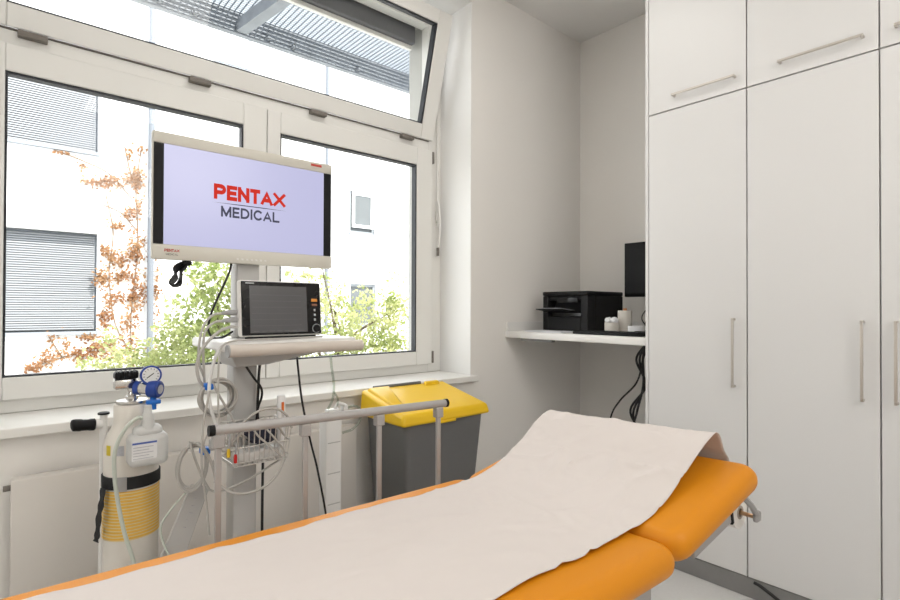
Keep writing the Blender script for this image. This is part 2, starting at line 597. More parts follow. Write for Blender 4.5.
# ------------------------------------------------------------------ windows
def build_window(idx, oy, detailed):
    """oy shifts the window along the wall"""
    W = struct(thing('window_%d' % idx, (-2.92, 1.1 + oy, .945), None, None))
    fr = MB()
    fr.frame_yz(-3.0, -2.92, -.215 + oy, 2.433 + oy, .9455, 3.498, -.08 + oy, 2.315 + oy, 1.02, 3.42)
    fr.box(-3.0, -2.918, -.08 + oy, 2.315 + oy, 2.50, 2.588)
    MB().box(-2.945, -2.914, -.08 + oy, 2.315 + oy, 2.5882, 2.5945).build('transom_seal', M_hingecap, W)
    fr.build('window_frame', M_pvc, W, bevel=.004)

    def sash(y0, y1, z0, z1, gy0, gy1, gz0, gz1, x1=-2.895, parent=W, name='casement_sash', dx=.0):
        s = MB()
        s.frame_yz(x1 - .065, x1, y0, y1, z0, z1, gy0, gy1, gz0, gz1)
        so = s.build(name, M_pvc, parent, bevel=.005)
        g = MB()
        g.frame_yz(x1 - .05, x1 - .006, gy0 - .001, gy1 + .001, gz0 - .001, gz1 + .001, gy0 + .009, gy1 - .009, gz0 + .007, gz1 - .011)
        g.build('gasket', M_gasket, so)
        MB().box(x1 - .042, x1 - .036, gy0, gy1, gz0, gz1).build('glass_pane', M_glass, so)
        return so
    sash(-.10 + oy, 1.137 + oy, 1.003, 2.522, .014 + oy, 1.008 + oy, 1.100, 2.403)
    s2 = sash(1.141 + oy, 2.335 + oy, 1.003, 2.522, 1.217 + oy, 2.198 + oy, 1.097, 2.400)
    if detailed:
        for z in (1.0, 2.42):
            MB().rbox(-2.918, -2.890, 2.334 + oy, 2.350 + oy, z + .01, z + .095, .004, 2).build('hinge', M_hingecap, s2, smooth=40)
    # bottom-hung fanlight
    if detailed:
        H = bpy.data.objects.new('fanlight_sash', None)
        COL.objects.link(H)
        H.parent = W
        H.location = (-2.897 + 2.92, 0 - 1.1, 2.592 - .945)
        H.rotation_euler = (0, math.radians(14.7), 0)
        LOC[H.name] = Vector((0, 0, 0))
        s = MB()
        s.frame_yz(-.068, 0, -.10, 2.342, 0, .840, .016, 2.228, .096, .752)
        s.build('sash_frame', M_pvc, H, bevel=.005)
        g = MB()
        g.frame_yz(-.052, -.006, .015, 2.229, .095, .753, .025, 2.216, .103, .741)
        g.build('gasket', M_gasket, H)
        MB().box(-.042, -.036, .016, 2.228, .096, .752).build('glass_pane', M_glass, H)
        for y in (.104, .784, 1.45, 2.113):
            MB().rbox(-2.918, -2.883, y - .052, y + .052, 2.560, 2.586, .004, 2).build('hinge_cap', M_hingecap, W, smooth=40)
        ro = MB()
        ro.cyl((-2.905, 2.388, 1.98), (-2.905, 2.388, 3.44), .006, seg=10)
        ro.rbox(-2.918, -2.894, 2.376, 2.400, 2.02, 2.10, .004, 2)
        ro.cyl((-2.905, 2.388, 3.43), (-2.74, 2.36, 3.40), .005, seg=8)
        ro.build('opener_rod', M_pvc, W, smooth=40)
        h = MB()
        h.tube(spline([(-2.895, 2.386, 2.17), (-2.880, 2.386, 2.10), (-2.868, 2.384, 1.97), (-2.880, 2.383, 1.84)], 6), .0085, 10)
        h.build('opener_handle', M_cartwhite, W, smooth=50)
        MB().rbox(-2.900, -2.884, 2.376, 2.392, 1.775, 1.835, .003, 2).build('opener_clip', M_hingecap, W, smooth=40)
        ca = MB()
        ca.rbox(-3.13, -3.02, -.10, 2.275, 3.315, 3.445, .012, 2)
        ca.build('blind_cassette', M_cassette, W, smooth=40)
        MB().box(-3.085, -3.055, -.095, 2.27, 3.285, 3.314).build('blind_bottom_rail', M_pvc, W, bevel=.003)
    else:
        sash(-.10 + oy, 2.342 + oy, 2.592, 3.43, .016 + oy, 2.228 + oy, 2.688, 3.34)
    return W


build_window(1, 0, True)
build_window(2, -3.078, False)

# radiator under the sill
rad = thing('radiator', (-2.54, .78, .12), 'flat white panel radiator on the wall below the window sill', 'radiator')
MB().rbox(-2.575, -2.515, .04, 1.50, .12, .757, .006, 2).build('panel', M_radiator, rad, smooth=40)
MB().box(-2.600, -2.575, .3, .36, .3, .6).build('wall_bracket', M_radiator, rad)
MB().box(-2.600, -2.575, 1.2, 1.26, .3, .6).build('wall_bracket', M_radiator, rad)
MB().cyl((-2.545, .040, .725), (-2.545, .018, .725), .011, seg=14).build('valve', M_hingecap, rad, smooth=40)

# ------------------------------------------------------------------ outside: building, trees, walkway
GZ = -3.2
struct(MB().box(-30, OUT, -25, 35, GZ - .2, GZ).build('ground', M_outground))

bld = thing('neighbouring_building', (-11, 2, GZ), 'sunlit white building with blinds and creeper across the courtyard', 'building')
LX, RXF = -10.0, -12.5
holesL = [(-.30, 1.19, 1.02, 2.56), (-.30, 1.19, 3.86, 5.60), (-3.8, -2.0, 1.02, 2.56), (-3.8, -2.0, 3.86, 5.6), (-.3, 1.19, 6.7, 8.4)]
wb = MB()
wall_with_holes_x(wb, LX - .3, LX, -14, 2.07, GZ, 12, holesL)
wb.box(RXF - .3, LX - .3, 1.87, 2.07, GZ, 12)
wb.build('wall', M_facade, bld)
holesR = [(7.20, 8.02, 3.45, 4.60), (7.22, 8.06, .9, 2.06), (7.2, 8.0, 6.3, 7.02), (10.2, 11.0, 3.45, 4.6), (3.2, 4.0, 3.45, 4.6)]
wb = MB()
wall_with_holes_x(wb, RXF - .3, RXF, 2.07, 22, GZ, 12, holesR)
wb.build('wall', M_facade, bld)
for (a, b, c, d) in holesL:
    w = MB()
    w.frame_yz(LX - .16, LX - .10, a, b, c, d, a + .05, b - .05, c + .05, d - .05)
    wo_ = w.build('window', M_facade2, bld)
    MB().box(LX - .15, LX - .14, a + .05, b - .05, c + .05, d - .05).build('pane', M_blinddark, wo_)
    bl = MB()
    n = int((d - c) / .036)
    for k in range(n):
        z = c + .03 + k * (d - c - .06) / n
        bl.hexa([(LX - .095, a + .03, z + .012), (LX - .05, a + .03, z), (LX - .05, b - .03, z), (LX - .095, b - .03, z + .012)],
                [(LX - .095, a + .03, z + .032), (LX - .05, a + .03, z + .021), (LX - .05, b - .03, z + .021), (LX - .095, b - .03, z + .032)])
    bl.build('venetian_blind', M_blind, bld)
    MB().box(LX - .1, LX + .06, a - .02, b + .02, c - .05, c).build('window_ledge', M_facade2, bld)
for (a, b, c, d) in holesL[:1]:
    MB().box(LX - .1, LX + .10, a - .02, b + .02, d + .0, d + .20).build('blind_box', M_facade, bld, bevel=.01)
for i, (a, b, c, d) in enumerate(holesR):
    w = MB()
    w.frame_yz(RXF - .16, RXF - .08, a, b, c, d, a + .07, b - .07, c + .07, d - .07)
    wo_ = w.build('window', M_farframe, bld)
    MB().box(RXF - .14, RXF - .13, a + .07, b - .07, c + .07, d - .07).build('pane', M_winglassfar, wo_)
    if i == 0:
        w = MB()
        w.frame_yz(RXF - .07, RXF - .02, a + .10, b - .05, c + .16, d - .02, a + .17, b - .13, c + .24, d - .10)
        wo2 = w.build('open_sash', M_facade, wo_)
        MB().box(RXF - .06, RXF - .04, a + .17, b - .13, c + .24, d - .10).build('sash_pane', M_winglassfar, wo_)
    MB().box(RXF - .1, RXF + .06, a - .03, b + .03, c - .06, c).build('window_ledge', M_facade2, bld)
for (x, y, r) in ((LX + .10, 1.925, .05), (RXF + .08, 6.48, .045)):
    MB().cyl((x, y, GZ), (x, y, 11.5), r, seg=14).build('drainpipe', M_zinc, bld, smooth=40)

MB().box(RXF, RXF + .05, 3.69, 4.49, 7.03, 7.065).build('window_ledge', M_facade2, bld)
MB().box(RXF, RXF + .03, 4.46, 4.50, 7.07, 9.0).build('window_jamb', M_facade2, bld)


def leaves(mb, pts, size, rng, outward=None):
    for p in pts:
        s = size * rng.uniform(.6, 1.25)
        if outward:
            q = Vector(outward) + Vector((rng.uniform(-.7, .7), rng.uniform(-.9, .9), rng.uniform(-.9, .9)))
        else:
            q = Vector((rng.gauss(0, 1), rng.gauss(0, 1), rng.gauss(0.4, 1)))
        q.normalize()
        t = q.orthogonal().normalized()
        t.rotate(Matrix.Rotation(rng.uniform(0, 2 * PI), 3, q))
        b = q.cross(t)
        c = Vector(p)
        mb.add([c - t * s * .5, c - t * s * .1 + b * s * .32 + q * s * .08, c + t * s * .55, c - t * s * .1 - b * s * .32 + q * s * .08],
               [(0, 1, 2), (0, 2, 3)])


def tree(name, label, base, blobs, material, size, density, seed, branches=()):
    rng = random.Random(seed)
    t = thing(name, base, label, 'tree' if 'tree' in name else 'shrub', 'greenery outside the window')
    tr = MB()
    top = Vector(blobs[0][:3])
    b = Vector(base)
    tr.tube(spline([b, b.lerp(top, .35) + Vector((.08, -.05, 0)), b.lerp(top, .7) + Vector((-.05, .06, 0)), top], 5), [.09 - .075 * i / 15 for i in range(16)], 8)
    for bl in blobs:
        c = Vector(bl[:3])
        s0 = b.lerp(top, rng.uniform(.6, .9))
        tr.tube(spline([s0, s0.lerp(c, .5) + Vector((rng.uniform(-.1, .1), rng.uniform(-.1, .1), .08)), c], 4), [.028 - .0028 * i for i in range(9)], 6)
    tr.build('trunk', M_bark, t, smooth=60)
    mb = MB()
    for (x, y, z, rx, ry, rz) in blobs:
        n = int(density * rx * ry * rz * 4.2 / (size / .07) ** 2)
        pts = []
        clumps = [(rng.gauss(0, .5), rng.gauss(0, .5), rng.gauss(0, .5)) for _ in range(max(6, n // 26))]
        for _ in range(n):
            c = rng.choice(clumps)
            while True:
                q = (c[0] + rng.gauss(0, .14), c[1] + rng.gauss(0, .14), c[2] + rng.gauss(0, .14))
                if q[0] ** 2 + q[1] ** 2 + q[2] ** 2 < 1.6:
                    break
                c = rng.choice(clumps)
            pts.append((x + q[0] * rx, y + q[1] * ry, z + q[2] * rz))
        leaves(mb, pts, size, rng)
    mb.build('foliage', material, t)
    return t


tree('bushy_tree', 'bright green leafy tree outside behind the hanging display', (-6.6, 2.1, GZ),
     [(-6.6, 2.1, 1.25, .6, .62, .62), (-6.5, 1.75, 1.05, .5, .5, .5), (-6.6, 2.0, 1.72, .42, .42, .36), (-6.5, 2.45, 1.45, .5, .5, .5),
      (-6.6, 2.2, .55, .7, .9, .6), (-6.5, 1.55, .45, .5, .5, .5)], M_leaf, .066, 1750, 3)
tree('garden_shrub', 'pale yellow-green shrub in front of the creeper wall outside', (-7.4, 1.25, GZ),
     [(-7.4, 1.35, .72, .45, .55, .42), (-7.4, 1.05, .62, .4, .42, .3), (-7.3, 1.7, .65, .4, .45, .45), (-7.4, 1.3, .1, .6, .9, .5)], M_leaf3, .064, 1800, 9)
tree('maple_tree', 'loose yellow-green tree outside the right-hand casement', (-7.2, 4.0, GZ),
     [(-7.2, 3.9, 1.35, .6, .75, .5), (-7.0, 4.75, 1.30, .55, .6, .55), (-7.2, 3.35, 1.25, .5, .5, .5), (-7.2, 4.3, .65, .7, 1.0, .5), (-7.1, 5.1, .8, .6, .55, .6),
      (-7.2, 3.1, .75, .6, .6, .55), (-7.2, 3.65, 2.12, .35, .42, .16), (-7.1, 3.3, 1.88, .3, .35, .14)], M_leaf2, .068, 1250, 5)

# climbing plant on the left wing
rng = random.Random(11)
cv = thing('wall_creeper', (-9.95, 1.5, GZ), 'rusty orange autumn creeper climbing the white wall beside the blinds', 'climbing plant')
stem_paths = [
    [(1.75, GZ), (1.70, 0), (1.66, 1.2), (1.75, 2.4), (1.72, 3.4), (1.80, 4.1)],
    [(1.70, .6), (1.45, 1.1), (1.35, 1.9), (1.40, 2.6), (1.30, 3.2)],
    [(1.66, 3.2), (1.35, 3.55), (1.0, 3.70), (.62, 3.80)],
    [(1.72, 3.3), (1.62, 3.7), (1.55, 4.05)],
    [(1.5, .9), (1.15, .78), (.75, .62), (.42, .52)],
    [(1.72, 2.7), (1.5, 2.95), (1.25, 3.05)],
    [(.75, .62), (.66, .80), (.58, .95)]]
sm = MB()
for sp in stem_paths:
    p = spline([(-9.985, a, b) for a, b in sp], 6)
    sm.tube(p, .009, 5)
sm.build('stem', M_ivystem, cv)
# (y, z, ry, rz, n)
patches = [(1.70, 3.62, .10, .16, 45), (1.62, 3.50, .15, .08, 40), (1.62, 3.95, .06, .07, 14), (1.33, 3.42, .15, .09, 75), (1.72, 3.45, .08, .14, 60), (1.10, 3.38, .12, .05, 36), (.98, 3.60, .06, .06, 14), (.74, 3.76, .12, .02, 12),
           (1.63, 2.95, .10, .10, 34), (1.45, 2.72, .12, .06, 30), (1.76, 3.05, .05, .15, 30),
           (1.72, 2.3, .12, .30, 120), (1.45, 2.2, .16, .12, 70), (1.28, 2.32, .06, .10, 24), (1.50, 1.9, .20, .10, 70), (1.25, 1.85, .09, .14, 60),
           (1.72, 1.6, .12, .25, 90), (1.50, 1.55, .18, .10, 60), (1.3, 1.25, .08, .22, 60), (1.62, 1.15, .12, .22, 50),
           (1.15, .72, .16, .12, 70), (.95, .62, .12, .10, 40), (.78, .80, .08, .12, 26), (.62, .62, .12, .12, 46), (.42, .50, .10, .10, 36), (1.05, .92, .10, .05, 24),
           (1.35, .75, .14, .20, 60), (1.6, .65, .2, .25, 60), (.60, .92, .04, .12, 10), (2.03, 1.6, .05, .9, 90), (1.78, 4.05, .05, .06, 10)]
pts = []
for (y, z, ry, rz, n) in patches:
    for _ in range(int(n * 1.55)):
        pts.append((-9.96 + rng.uniform(-.02, .05), y + rng.gauss(0, .62) * ry, z + rng.gauss(0, .62) * rz))
mb = MB()
leaves(mb, pts, .060, rng, outward=(1, 0, .2))
mb.build('foliage', M_ivy, cv)

# steel walkway above the window
wk = thing('steel_walkway', (-4.4, 1.5, 3.7), 'galvanised steel grating walkway outside above the fanlight', 'walkway')
gx0, gx1, gy0, gy1, gz = -4.38, -3.19, -1.2, 5.2, 3.85
g = MB()
k = gx0
while k < gx1:
    g.box(k, k + .006, gy0, gy1, gz - .02, gz)
    k += .030
k = gy0
while k < gy1:
    g.box(gx0, gx1, k, k + .006, gz - .018, gz - .002)
    k += .042
g.build('grating', M_grate, wk)
fas = MB()
fas.box(-4.44, -4.38, gy0, gy1, 3.655, 3.85)
fas.build('edge_beam', M_galv, wk, bevel=.004)
MB().box(-3.20, -3.155, gy0, gy1, 3.70, 3.835).build('edge_beam', M_galv, wk)
for (y, dy) in ((1.50, .42), (-.6, .42), (3.6, .42)):
    d = Vector((1.18, dy * .38, 0))
    n = Vector((-d.y, d.x, 0)).normalized() * .045
    a = Vector((-4.38, y, 3.665))
    b_ = a + d
    MB().hexa([a - n, b_ - n, b_ + n, a + n], [q + Vector((0, 0, .10)) for q in (a - n, b_ - n, b_ + n, a + n)]).build('cross_beam', M_galv, wk, bevel=.004)
for y in (.9, 1.15, 1.72, 1.95, 2.6):
    MB().cyl((-4.40, y, 3.70), (-4.335, y, 3.70), .022, seg=10).build('bolt', M_galv, wk, smooth=40)
for y in (-.9, 4.8):
    MB().box(-4.44, -4.38, y, y + .06, GZ, 3.66).build('post', M_galv, wk)

# ------------------------------------------------------------------ cabinets
CY, GAP = 2.761, .0058
cabx = [-1.489, -.9785, -.469, .0405]


def bow_handle(mb, a, b, out, t=.0105):
    """slim square bow handle between a and b standing off by vector out"""
    a, b, out = Vector(a), Vector(b), Vector(out)
    ax = (b - a).normalized()
    sd = ax.cross(out.normalized())
    w = sd * t / 2
    o1 = out.normalized() * t

    def bar(p, q, u, v):
        mb.hexa([p - u - v, q - u - v, q + u - v, p + u - v], [p - u + v, q - u + v, q + u + v, p + u + v])
    mid = out - o1 / 2
    bar(a + mid, b + mid, w, o1 / 2)
    for p, s in ((a, 1), (b, -1)):
        bar(p, p + out, ax * t / 2, w)
    return mb


def tall_unit(i, hx, label, z0=.1, zd=2.483):
    x0, x1 = cabx[i], cabx[i + 1]
    t = thing('tall_cabinet', ((x0 + x1) / 2, 3.2, z0), label, 'cabinet', 'white tall cabinets along the back')
    MB().box(x0 + .0005, x1 - .0005, CY + .020, BY - .002, z0, zd).build('body', M_cabin, t)
    d = MB().box(x0 + GAP / 2, x1 - GAP / 2, CY, CY + .019, z0 + .002, zd - GAP / 2).build('door', M_cab, t, bevel=.0012)
    h = bow_handle(MB(), (hx, CY, 1.019), (hx, CY, 1.349), (0, -.034, 0))
    h.build('handle', M_nickel, d, bevel=.0015)
    return t


def top_unit(i, ha, hb, label, z0=2.484, z1=3.34):
    x0, x1 = cabx[i], cabx[i + 1]
    t = thing('upper_cabinet', ((x0 + x1) / 2, 3.2, z0), label, 'cabinet', 'white upper cabinets above the tall ones')
    MB().box(x0 + .0005, x1 - .0005, CY + .020, BY - .002, z0, z1).build('body', M_cabin, t)
    d = MB().box(x0 + GAP / 2, x1 - GAP / 2, CY, CY + .019, z0 + GAP / 2, z1 - .003).build('door', M_cab, t, bevel=.0012)
    h = bow_handle(MB(), (ha, CY, 2.553), (hb, CY, 2.553), (0, -.034, 0))
    h.build('handle', M_nickel, d, bevel=.0015)
    return t


tall_unit(0, -1.036, 'white tall cabinet door directly behind the couch head, next to the desk alcove')
tall_unit(1, -.527, 'white tall cabinet in the middle, its bow handle beside the next one')
tall_unit(2, -.417, 'white tall cabinet cut by the right frame edge, handle on its left side')
top_unit(0, -1.338, -1.031, 'white upper cabinet at the alcove end with short-looking bar handle')
top_unit(1, -.832, -.523, 'white upper cabinet above the middle tall cabinet')
top_unit(2, -.413, -.095, 'white upper cabinet in the top right corner of the photo')
ep = MB().box(-1.5075, -1.4895, CY + .0005, BY - .002, 0, CZ - .002)
tag(ep.build('cabinet_end_panel', M_cab, bevel=.001), 'white full-height end panel between desk alcove and cabinets', 'panel')
tag(MB().box(-1.4885, .0405, CY + .012, CY + .03, 3.345, CZ - .002).build('cabinet_filler', M_cab), 'white filler strip between upper cabinets and ceiling', 'panel')
tag(MB().box(-1.4885, .0405, CY + .006, CY + .028, 0, .098).build('cabinet_plinth', M_plinth, bevel=.003), 'grey plinth strip along the floor under the white cabinets', 'plinth')

# ------------------------------------------------------------------ desk alcove
desk = thing('wall_desk', (-2.05, 3.2, 1.185), 'white wall-mounted desk board spanning the alcove', 'desk')
MB().rbox(WX + .001, -1.509, 2.776, BY - .001, 1.190, 1.236, .003, 2).build('desk_board', M_desk, desk, smooth=40)
MB().box(WX + .001, WX + .013, 2.79, BY - .014, 1.2365, 1.300).build('upstand', M_desk, desk, bevel=.002)
MB().box(WX + .013, -1.509, BY - .013, BY - .001, 1.2365, 1.300).build('upstand', M_desk, desk, bevel=.002)
MB().box(WX + .12, WX + .16, 2.81, 3.6, 1.168, 1.1895).box(WX + .16, WX + .40, 2.80, 2.84, 1.172, 1.1895).build('batten', M_plinth, desk)

pr = thing('printer', (-2.24, 3.2, 1.237), 'black inkjet printer on the alcove desk, paper tray out', 'printer')
px0, px1, py0, py1, pz0, pz1 = -2.435, -2.052, 3.0, 3.44, 1.240, 1.520
b = MB()
b.box(px0, px1, py0 + .09, py1, pz0, pz1 - .03)
b.box(px0, px0 + .045, py0, py0 + .09, pz0, pz1 - .03)
b.box(px1 - .055, px1, py0, py0 + .09, pz0, pz1 - .03)
b.box(px0 + .045, px1 - .055, py0, py0 + .09, pz0, pz0 + .105)
b.box(px0 + .045, px1 - .055, py0 + .012, py0 + .09, pz1 - .065, pz1 - .03)
b.build('body', M_black2, pr, bevel=.006)
MB().rbox(px0 - .002, px1 + .002, py0 - .003, py1, pz1 - .0295, pz1, .008, 2).build('scanner_lid', M_black, pr, smooth=40)
MB().box(px0 + .05, px1 - .06, py0 + .03, py0 + .085, pz0 + .106, pz0 + .13).build('paper_exit', M_blackgl, pr)
MB().hexa([(px0 + .05, 2.86, 1.392), (-2.16, 2.86, 1.392), (-2.16, 3.07, 1.362), (px0 + .05, 3.07, 1.362)],
          [(px0 + .05, 2.86, 1.398), (-2.16, 2.86, 1.398), (-2.16, 3.07, 1.368), (px0 + .05, 3.07, 1.368)]).build('output_tray', M_black, pr, bevel=.001)
MB().rbox(-2.30, -2.13, py0 - .006, py0 + .001, 1.44, 1.475, .003, 2).build('control_panel', M_blackgl, pr, smooth=40)
mbp = MB().hexa([(-2.385, 2.90, 1.4015), (-2.20, 2.90, 1.4015), (-2.20, 3.06, 1.387), (-2.385, 3.06, 1.387)],
                [(-2.385, 2.90, 1.4035), (-2.20, 2.90, 1.4035), (-2.20, 3.06, 1.389), (-2.385, 3.06, 1.389)])
tag(mbp.build('paper_sheet', M_paper), 'white sheet lying in the printer output tray', 'paper')

stack = MB()
for k, (dx, dy, a) in enumerate(((0, 0, 0), (.01, .004, .03), (-.006, .008, -.02), (.004, -.002, .01))):
    ca, sa = math.cos(a), math.sin(a)
    corners = [(-.155, -.08), (.155, -.08), (.155, .10), (-.155, .10)]
    q = [(-2.29 + dx + x * ca - y * sa, 2.89 + dy + x * sa + y * ca) for x, y in corners]
    z = 1.2365 + k * .0022
    stack.hexa([(x, y, z) for x, y in q], [(x, y, z + .002) for x, y in q])
tag(stack.build('paper_stack', M_paper), 'thin stack of white papers at the front of the alcove desk', 'paper')

kb = thing('keyboard', (-1.79, 2.87, 1.237), 'flat black computer keyboard on the alcove desk', 'keyboard')
MB().rbox(-2.03, -1.56, 2.80, 2.935, 1.2375, 1.254, .004, 2).build('keyboard_body', M_black, kb, smooth=40)
ks = MB()
for i in range(5):
    for j in range(18):
        if (i, j) in ((0, 5), (0, 6)):
            continue
        ks.box(-2.018 + j * .0249, -1.996 + j * .0249, 2.812 + i * .0235, 2.832 + i * .0235, 1.2535, 1.2605)
ks.build('keys', M_black2, kb)

ds = thing('computer_monitor', (-1.75, 3.42, 1.237), 'black computer monitor standing at the desk, half hidden by the cabinets', 'monitor')
MB().rbox(-2.006, -1.515, 3.38, 3.415, 1.483, 1.866, .006, 2).build('screen_housing', M_black, ds, smooth=40)
MB().box(-1.992, -1.525, 3.377, 3.3805, 1.505, 1.852).build('screen', M_black, ds)
MB().rbox(-1.79, -1.72, 3.416, 3.445, 1.245, 1.62, .004, 2).build('stand', M_black2, ds, smooth=40)
MB().rbox(-1.87, -1.64, 3.34, 3.50, 1.2375, 1.249, .004, 2).build('stand_base', M_black2, ds, smooth=40)


def cup(name, cx, cy, r, h, label, cat, material=M_ceramic):
    z = 1.2375
    mb = MB()
    mb.lathe([(r * .94, 0), (r, .006), (r, h - .002), (r - .001, h), (r - .005, h), (r - .006, h - .004), (r - .007, .008), (.002, .007)], (cx, cy, z), 32)
    return tag(mb.build(name, material, smooth=40), label, cat)


cup('pen_pot', -1.878, 3.015, .046, .073, 'cream round tub with tissues on the alcove desk', 'pot')
cup('pencil_cup', -1.835, 3.10, .045, .150, 'taller cream cup behind the tissue tub on the desk', 'cup')
cup('small_bowl', -1.715, 3.03, .050, .055, 'small white bowl beside the cabinet end on the desk', 'bowl', M_tissue)
mb = MB()
rng = random.Random(2)
for (cx, cy, cz, s) in ((-1.900, 3.012, 1.317, .026), (-1.862, 3.018, 1.320, .024)):
    bm = bmesh.new()
    bmesh.ops.create_icosphere(bm, subdivisions=3, radius=s)
    for v in bm.verts:
        d = 1 + .45 * noise.noise(v.co * 60 + Vector((cx * 10, 0, 0)))
        v.co = Vector((cx, cy, cz)) + Vector((v.co.x * 1.0, v.co.y * .8, v.co.z * 1.1)) * d
    mb.from_bm(bm)
tag(mb.build('crumpled_tissue', M_tissue, smooth=60), 'crumpled white tissues sticking out of the cream tub', 'tissue')
mb = MB().cyl((-1.832, 3.095, 1.26), (-1.826, 3.085, 1.402), .012, seg=12)
tag(mb.build('marker_pen', M_orangecap, smooth=40), 'copper-orange capped marker standing in the taller cup', 'pen')
mb = MB().rbox(-1.69, -1.60, 2.95, 3.0, 1.2375, 1.262, .008, 3)
tag(mb.build('computer_mouse', M_black, smooth=50), 'black mouse between keyboard and cabinet end', 'mouse')
c1 = MB()
for q in ([(-1.70, 3.20, 1.2425), (-1.80, 3.25, 1.34), (-1.74, 3.30, 1.43), (-1.62, 3.33, 1.42)],
          [(-1.66, 3.18, 1.2425), (-1.76, 3.22, 1.30), (-1.70, 3.28, 1.39), (-1.60, 3.32, 1.38)]):
    c1.tube(spline(q, 8), .004, 6)
tag(c1.build('screen_cable', M_cableblack, smooth=60), 'thin black cables looping behind the white bowl on the desk', 'cable')
cb = MB()
cb.tube(spline([(-1.60, 2.98, 1.188), (-1.66, 3.02, 1.10), (-1.78, 3.15, .92), (-1.98, 3.28, .76), (-2.14, 3.42, .60), (-2.25, 3.5, .30), (-2.28, 3.55, .012)], 8), .006, 7)
tag(cb.build('desk_cable', M_cableblack, smooth=60), 'single black cable swinging left below the desk board', 'cable')
cb = MB()
for k in range(3):
    o = k * .022
    cb.tube(spline([(-1.625 - o * .3, 2.97 + o, 1.188), (-1.665 - o, 3.02, 1.08), (-1.68 + o * .4, 3.05, .92), (-1.74 - o * 1.6, 3.08 + o, .74), (-1.79 + o, 3.12, .58), (-1.77 - o, 3.2, .25), (-1.75, 3.3 + o, .012)], 8), .0075, 7)
tag(cb.build('desk_cable_bundle', M_cableblack, smooth=60), 'bundle of black cables hanging beside the cabinet end panel', 'cable')

# ------------------------------------------------------------------ yellow-lidded bin
bn = thing('waste_bin', (-2.3, 1.77, 0), 'tall grey waste bin with a bright yellow lid under the sill', 'bin')
MB().hexa([(-2.455, 1.59, .002), (-2.16, 1.59, .002), (-2.16, 2.01, .002), (-2.455, 2.01, .002)],
          [(-2.500, 1.545, .830), (-2.122, 1.545, .830), (-2.122, 2.092, .830), (-2.500, 2.092, .830)]).build('body', M_bingrey, bn, bevel=.028, seg=4)
lid = MB()
lid.hexa([(-2.516, 1.512, .806), (-2.094, 1.508, .806), (-2.094, 2.122, .806), (-2.516, 2.122, .806)],
         [(-2.509, 1.520, .948), (-2.108, 1.520, .862), (-2.108, 2.110, .862), (-2.509, 2.110, .948)])
lo = lid.build('lid', M_binyel, bn, bevel=.018, seg=4)
# raised facet and rim details of the lid
rd = MB()
rd.hexa([(-2.490, 1.545, .936), (-2.17, 1.535, .872), (-2.17, 1.600, .872), (-2.490, 1.700, .936)],
        [(-2.480, 1.555, .958), (-2.19, 1.545, .889), (-2.19, 1.585, .889), (-2.480, 1.685, .958)])
rd.build('lid_ridge', M_binyel, lo, bevel=.006, seg=3)
rd = MB()
rd.hexa([(-2.490, 1.94, .938), (-2.46, 1.94, .932), (-2.46, 2.05, .932), (-2.490, 2.05, .938)],
        [(-2.488, 1.945, .960), (-2.465, 1.945, .955), (-2.465, 2.045, .955), (-2.488, 2.045, .960)])
rd.build('lid_ridge', M_binyel, lo, bevel=.006, seg=3)
MB().rbox(-2.108, -2.096, 1.74, 1.86, .797, .812, .004, 2).build('lid_grip', M_binyel, lo, smooth=40)
MB().cyl((-2.505, 1.60, .950), (-2.505, 1.93, .950), .010, seg=12).build('hinge_bar', M_bingrey, bn, smooth=40)

# ------------------------------------------------------------------ examination couch
TH = math.radians(2.2)
BED0 = Vector((-.962, 1.25, 0))


def bedw(x, y, z):
    return Vector((BED0.x + x * math.cos(TH) + y * math.sin(TH), BED0.y - x * math.sin(TH) + y * math.cos(TH), z))


bed = thing('examination_couch', BED0, 'orange upholstered examination couch with raised head end and side rail', 'couch', rz=-TH)
BX0, BX1 = -.362, .376
SKEW = .11


def cushion(y0, y1, z0, z1, tilt=0.0, pivot=(0, 0), r=.047):
    bm = bmesh.new()
    bmesh.ops.create_cube(bm, size=1)
    for v in bm.verts:
        v.co = Vector(((BX0 + BX1) / 2 + v.co.x * (BX1 - BX0), (y0 + y1) / 2 + v.co.y * (y1 - y0), (z0 + z1) / 2 + v.co.z * (z1 - z0)))
    # outline corners rounded in plan, then the edges rolled over
    ve = [e for e in bm.edges if abs((e.verts[0].co - e.verts[1].co).z) > .01]
    bmesh.ops.bevel(bm, geom=ve, offset=.055, segments=6, profile=.5, affect='EDGES')
    he = [e for e in bm.edges if abs((e.verts[0].co - e.verts[1].co).z) < 1e-5 and len(e.link_faces) == 2
          and any(abs(f.normal.z) > .9 for f in e.link_faces) and any(abs(f.normal.z) < .1 for f in e.link_faces)]
    bmesh.ops.bevel(bm, geom=he, offset=r, segments=8, profile=.5, affect='EDGES')
    for v in bm.verts:
        if v.co.y > -.2:
            v.co.y += SKEW * (v.co.x - .20)      # the split between the sections is not quite square
        y, z = v.co.y - pivot[0], v.co.z - pivot[1]
        v.co.y = pivot[0] + y * math.cos(tilt) - z * math.sin(tilt)
        v.co.z = pivot[1] + y * math.sin(tilt) + z * math.cos(tilt)
    return MB().from_bm(bm)


HT = math.radians(12.0)
cushion(-1.42, -.002, .752, .832, r=.039).build('seat_cushion', M_orange, bed, smooth=50)
cushion(.004, .496, .756, .840, HT, (.0, .75), .041).build('head_cushion', M_orange, bed, smooth=50)
f = MB()
for x in (-.27, .295):
    f.box(x - .025, x + .025, -1.36, -.03,   .690, .7505)
for y in (-1.34, -.7, -.06):
    f.box(-.27, .295, y - .02, y + .02, .694, .745)
f.build('frame', M_greycoat, bed, bevel=.004)


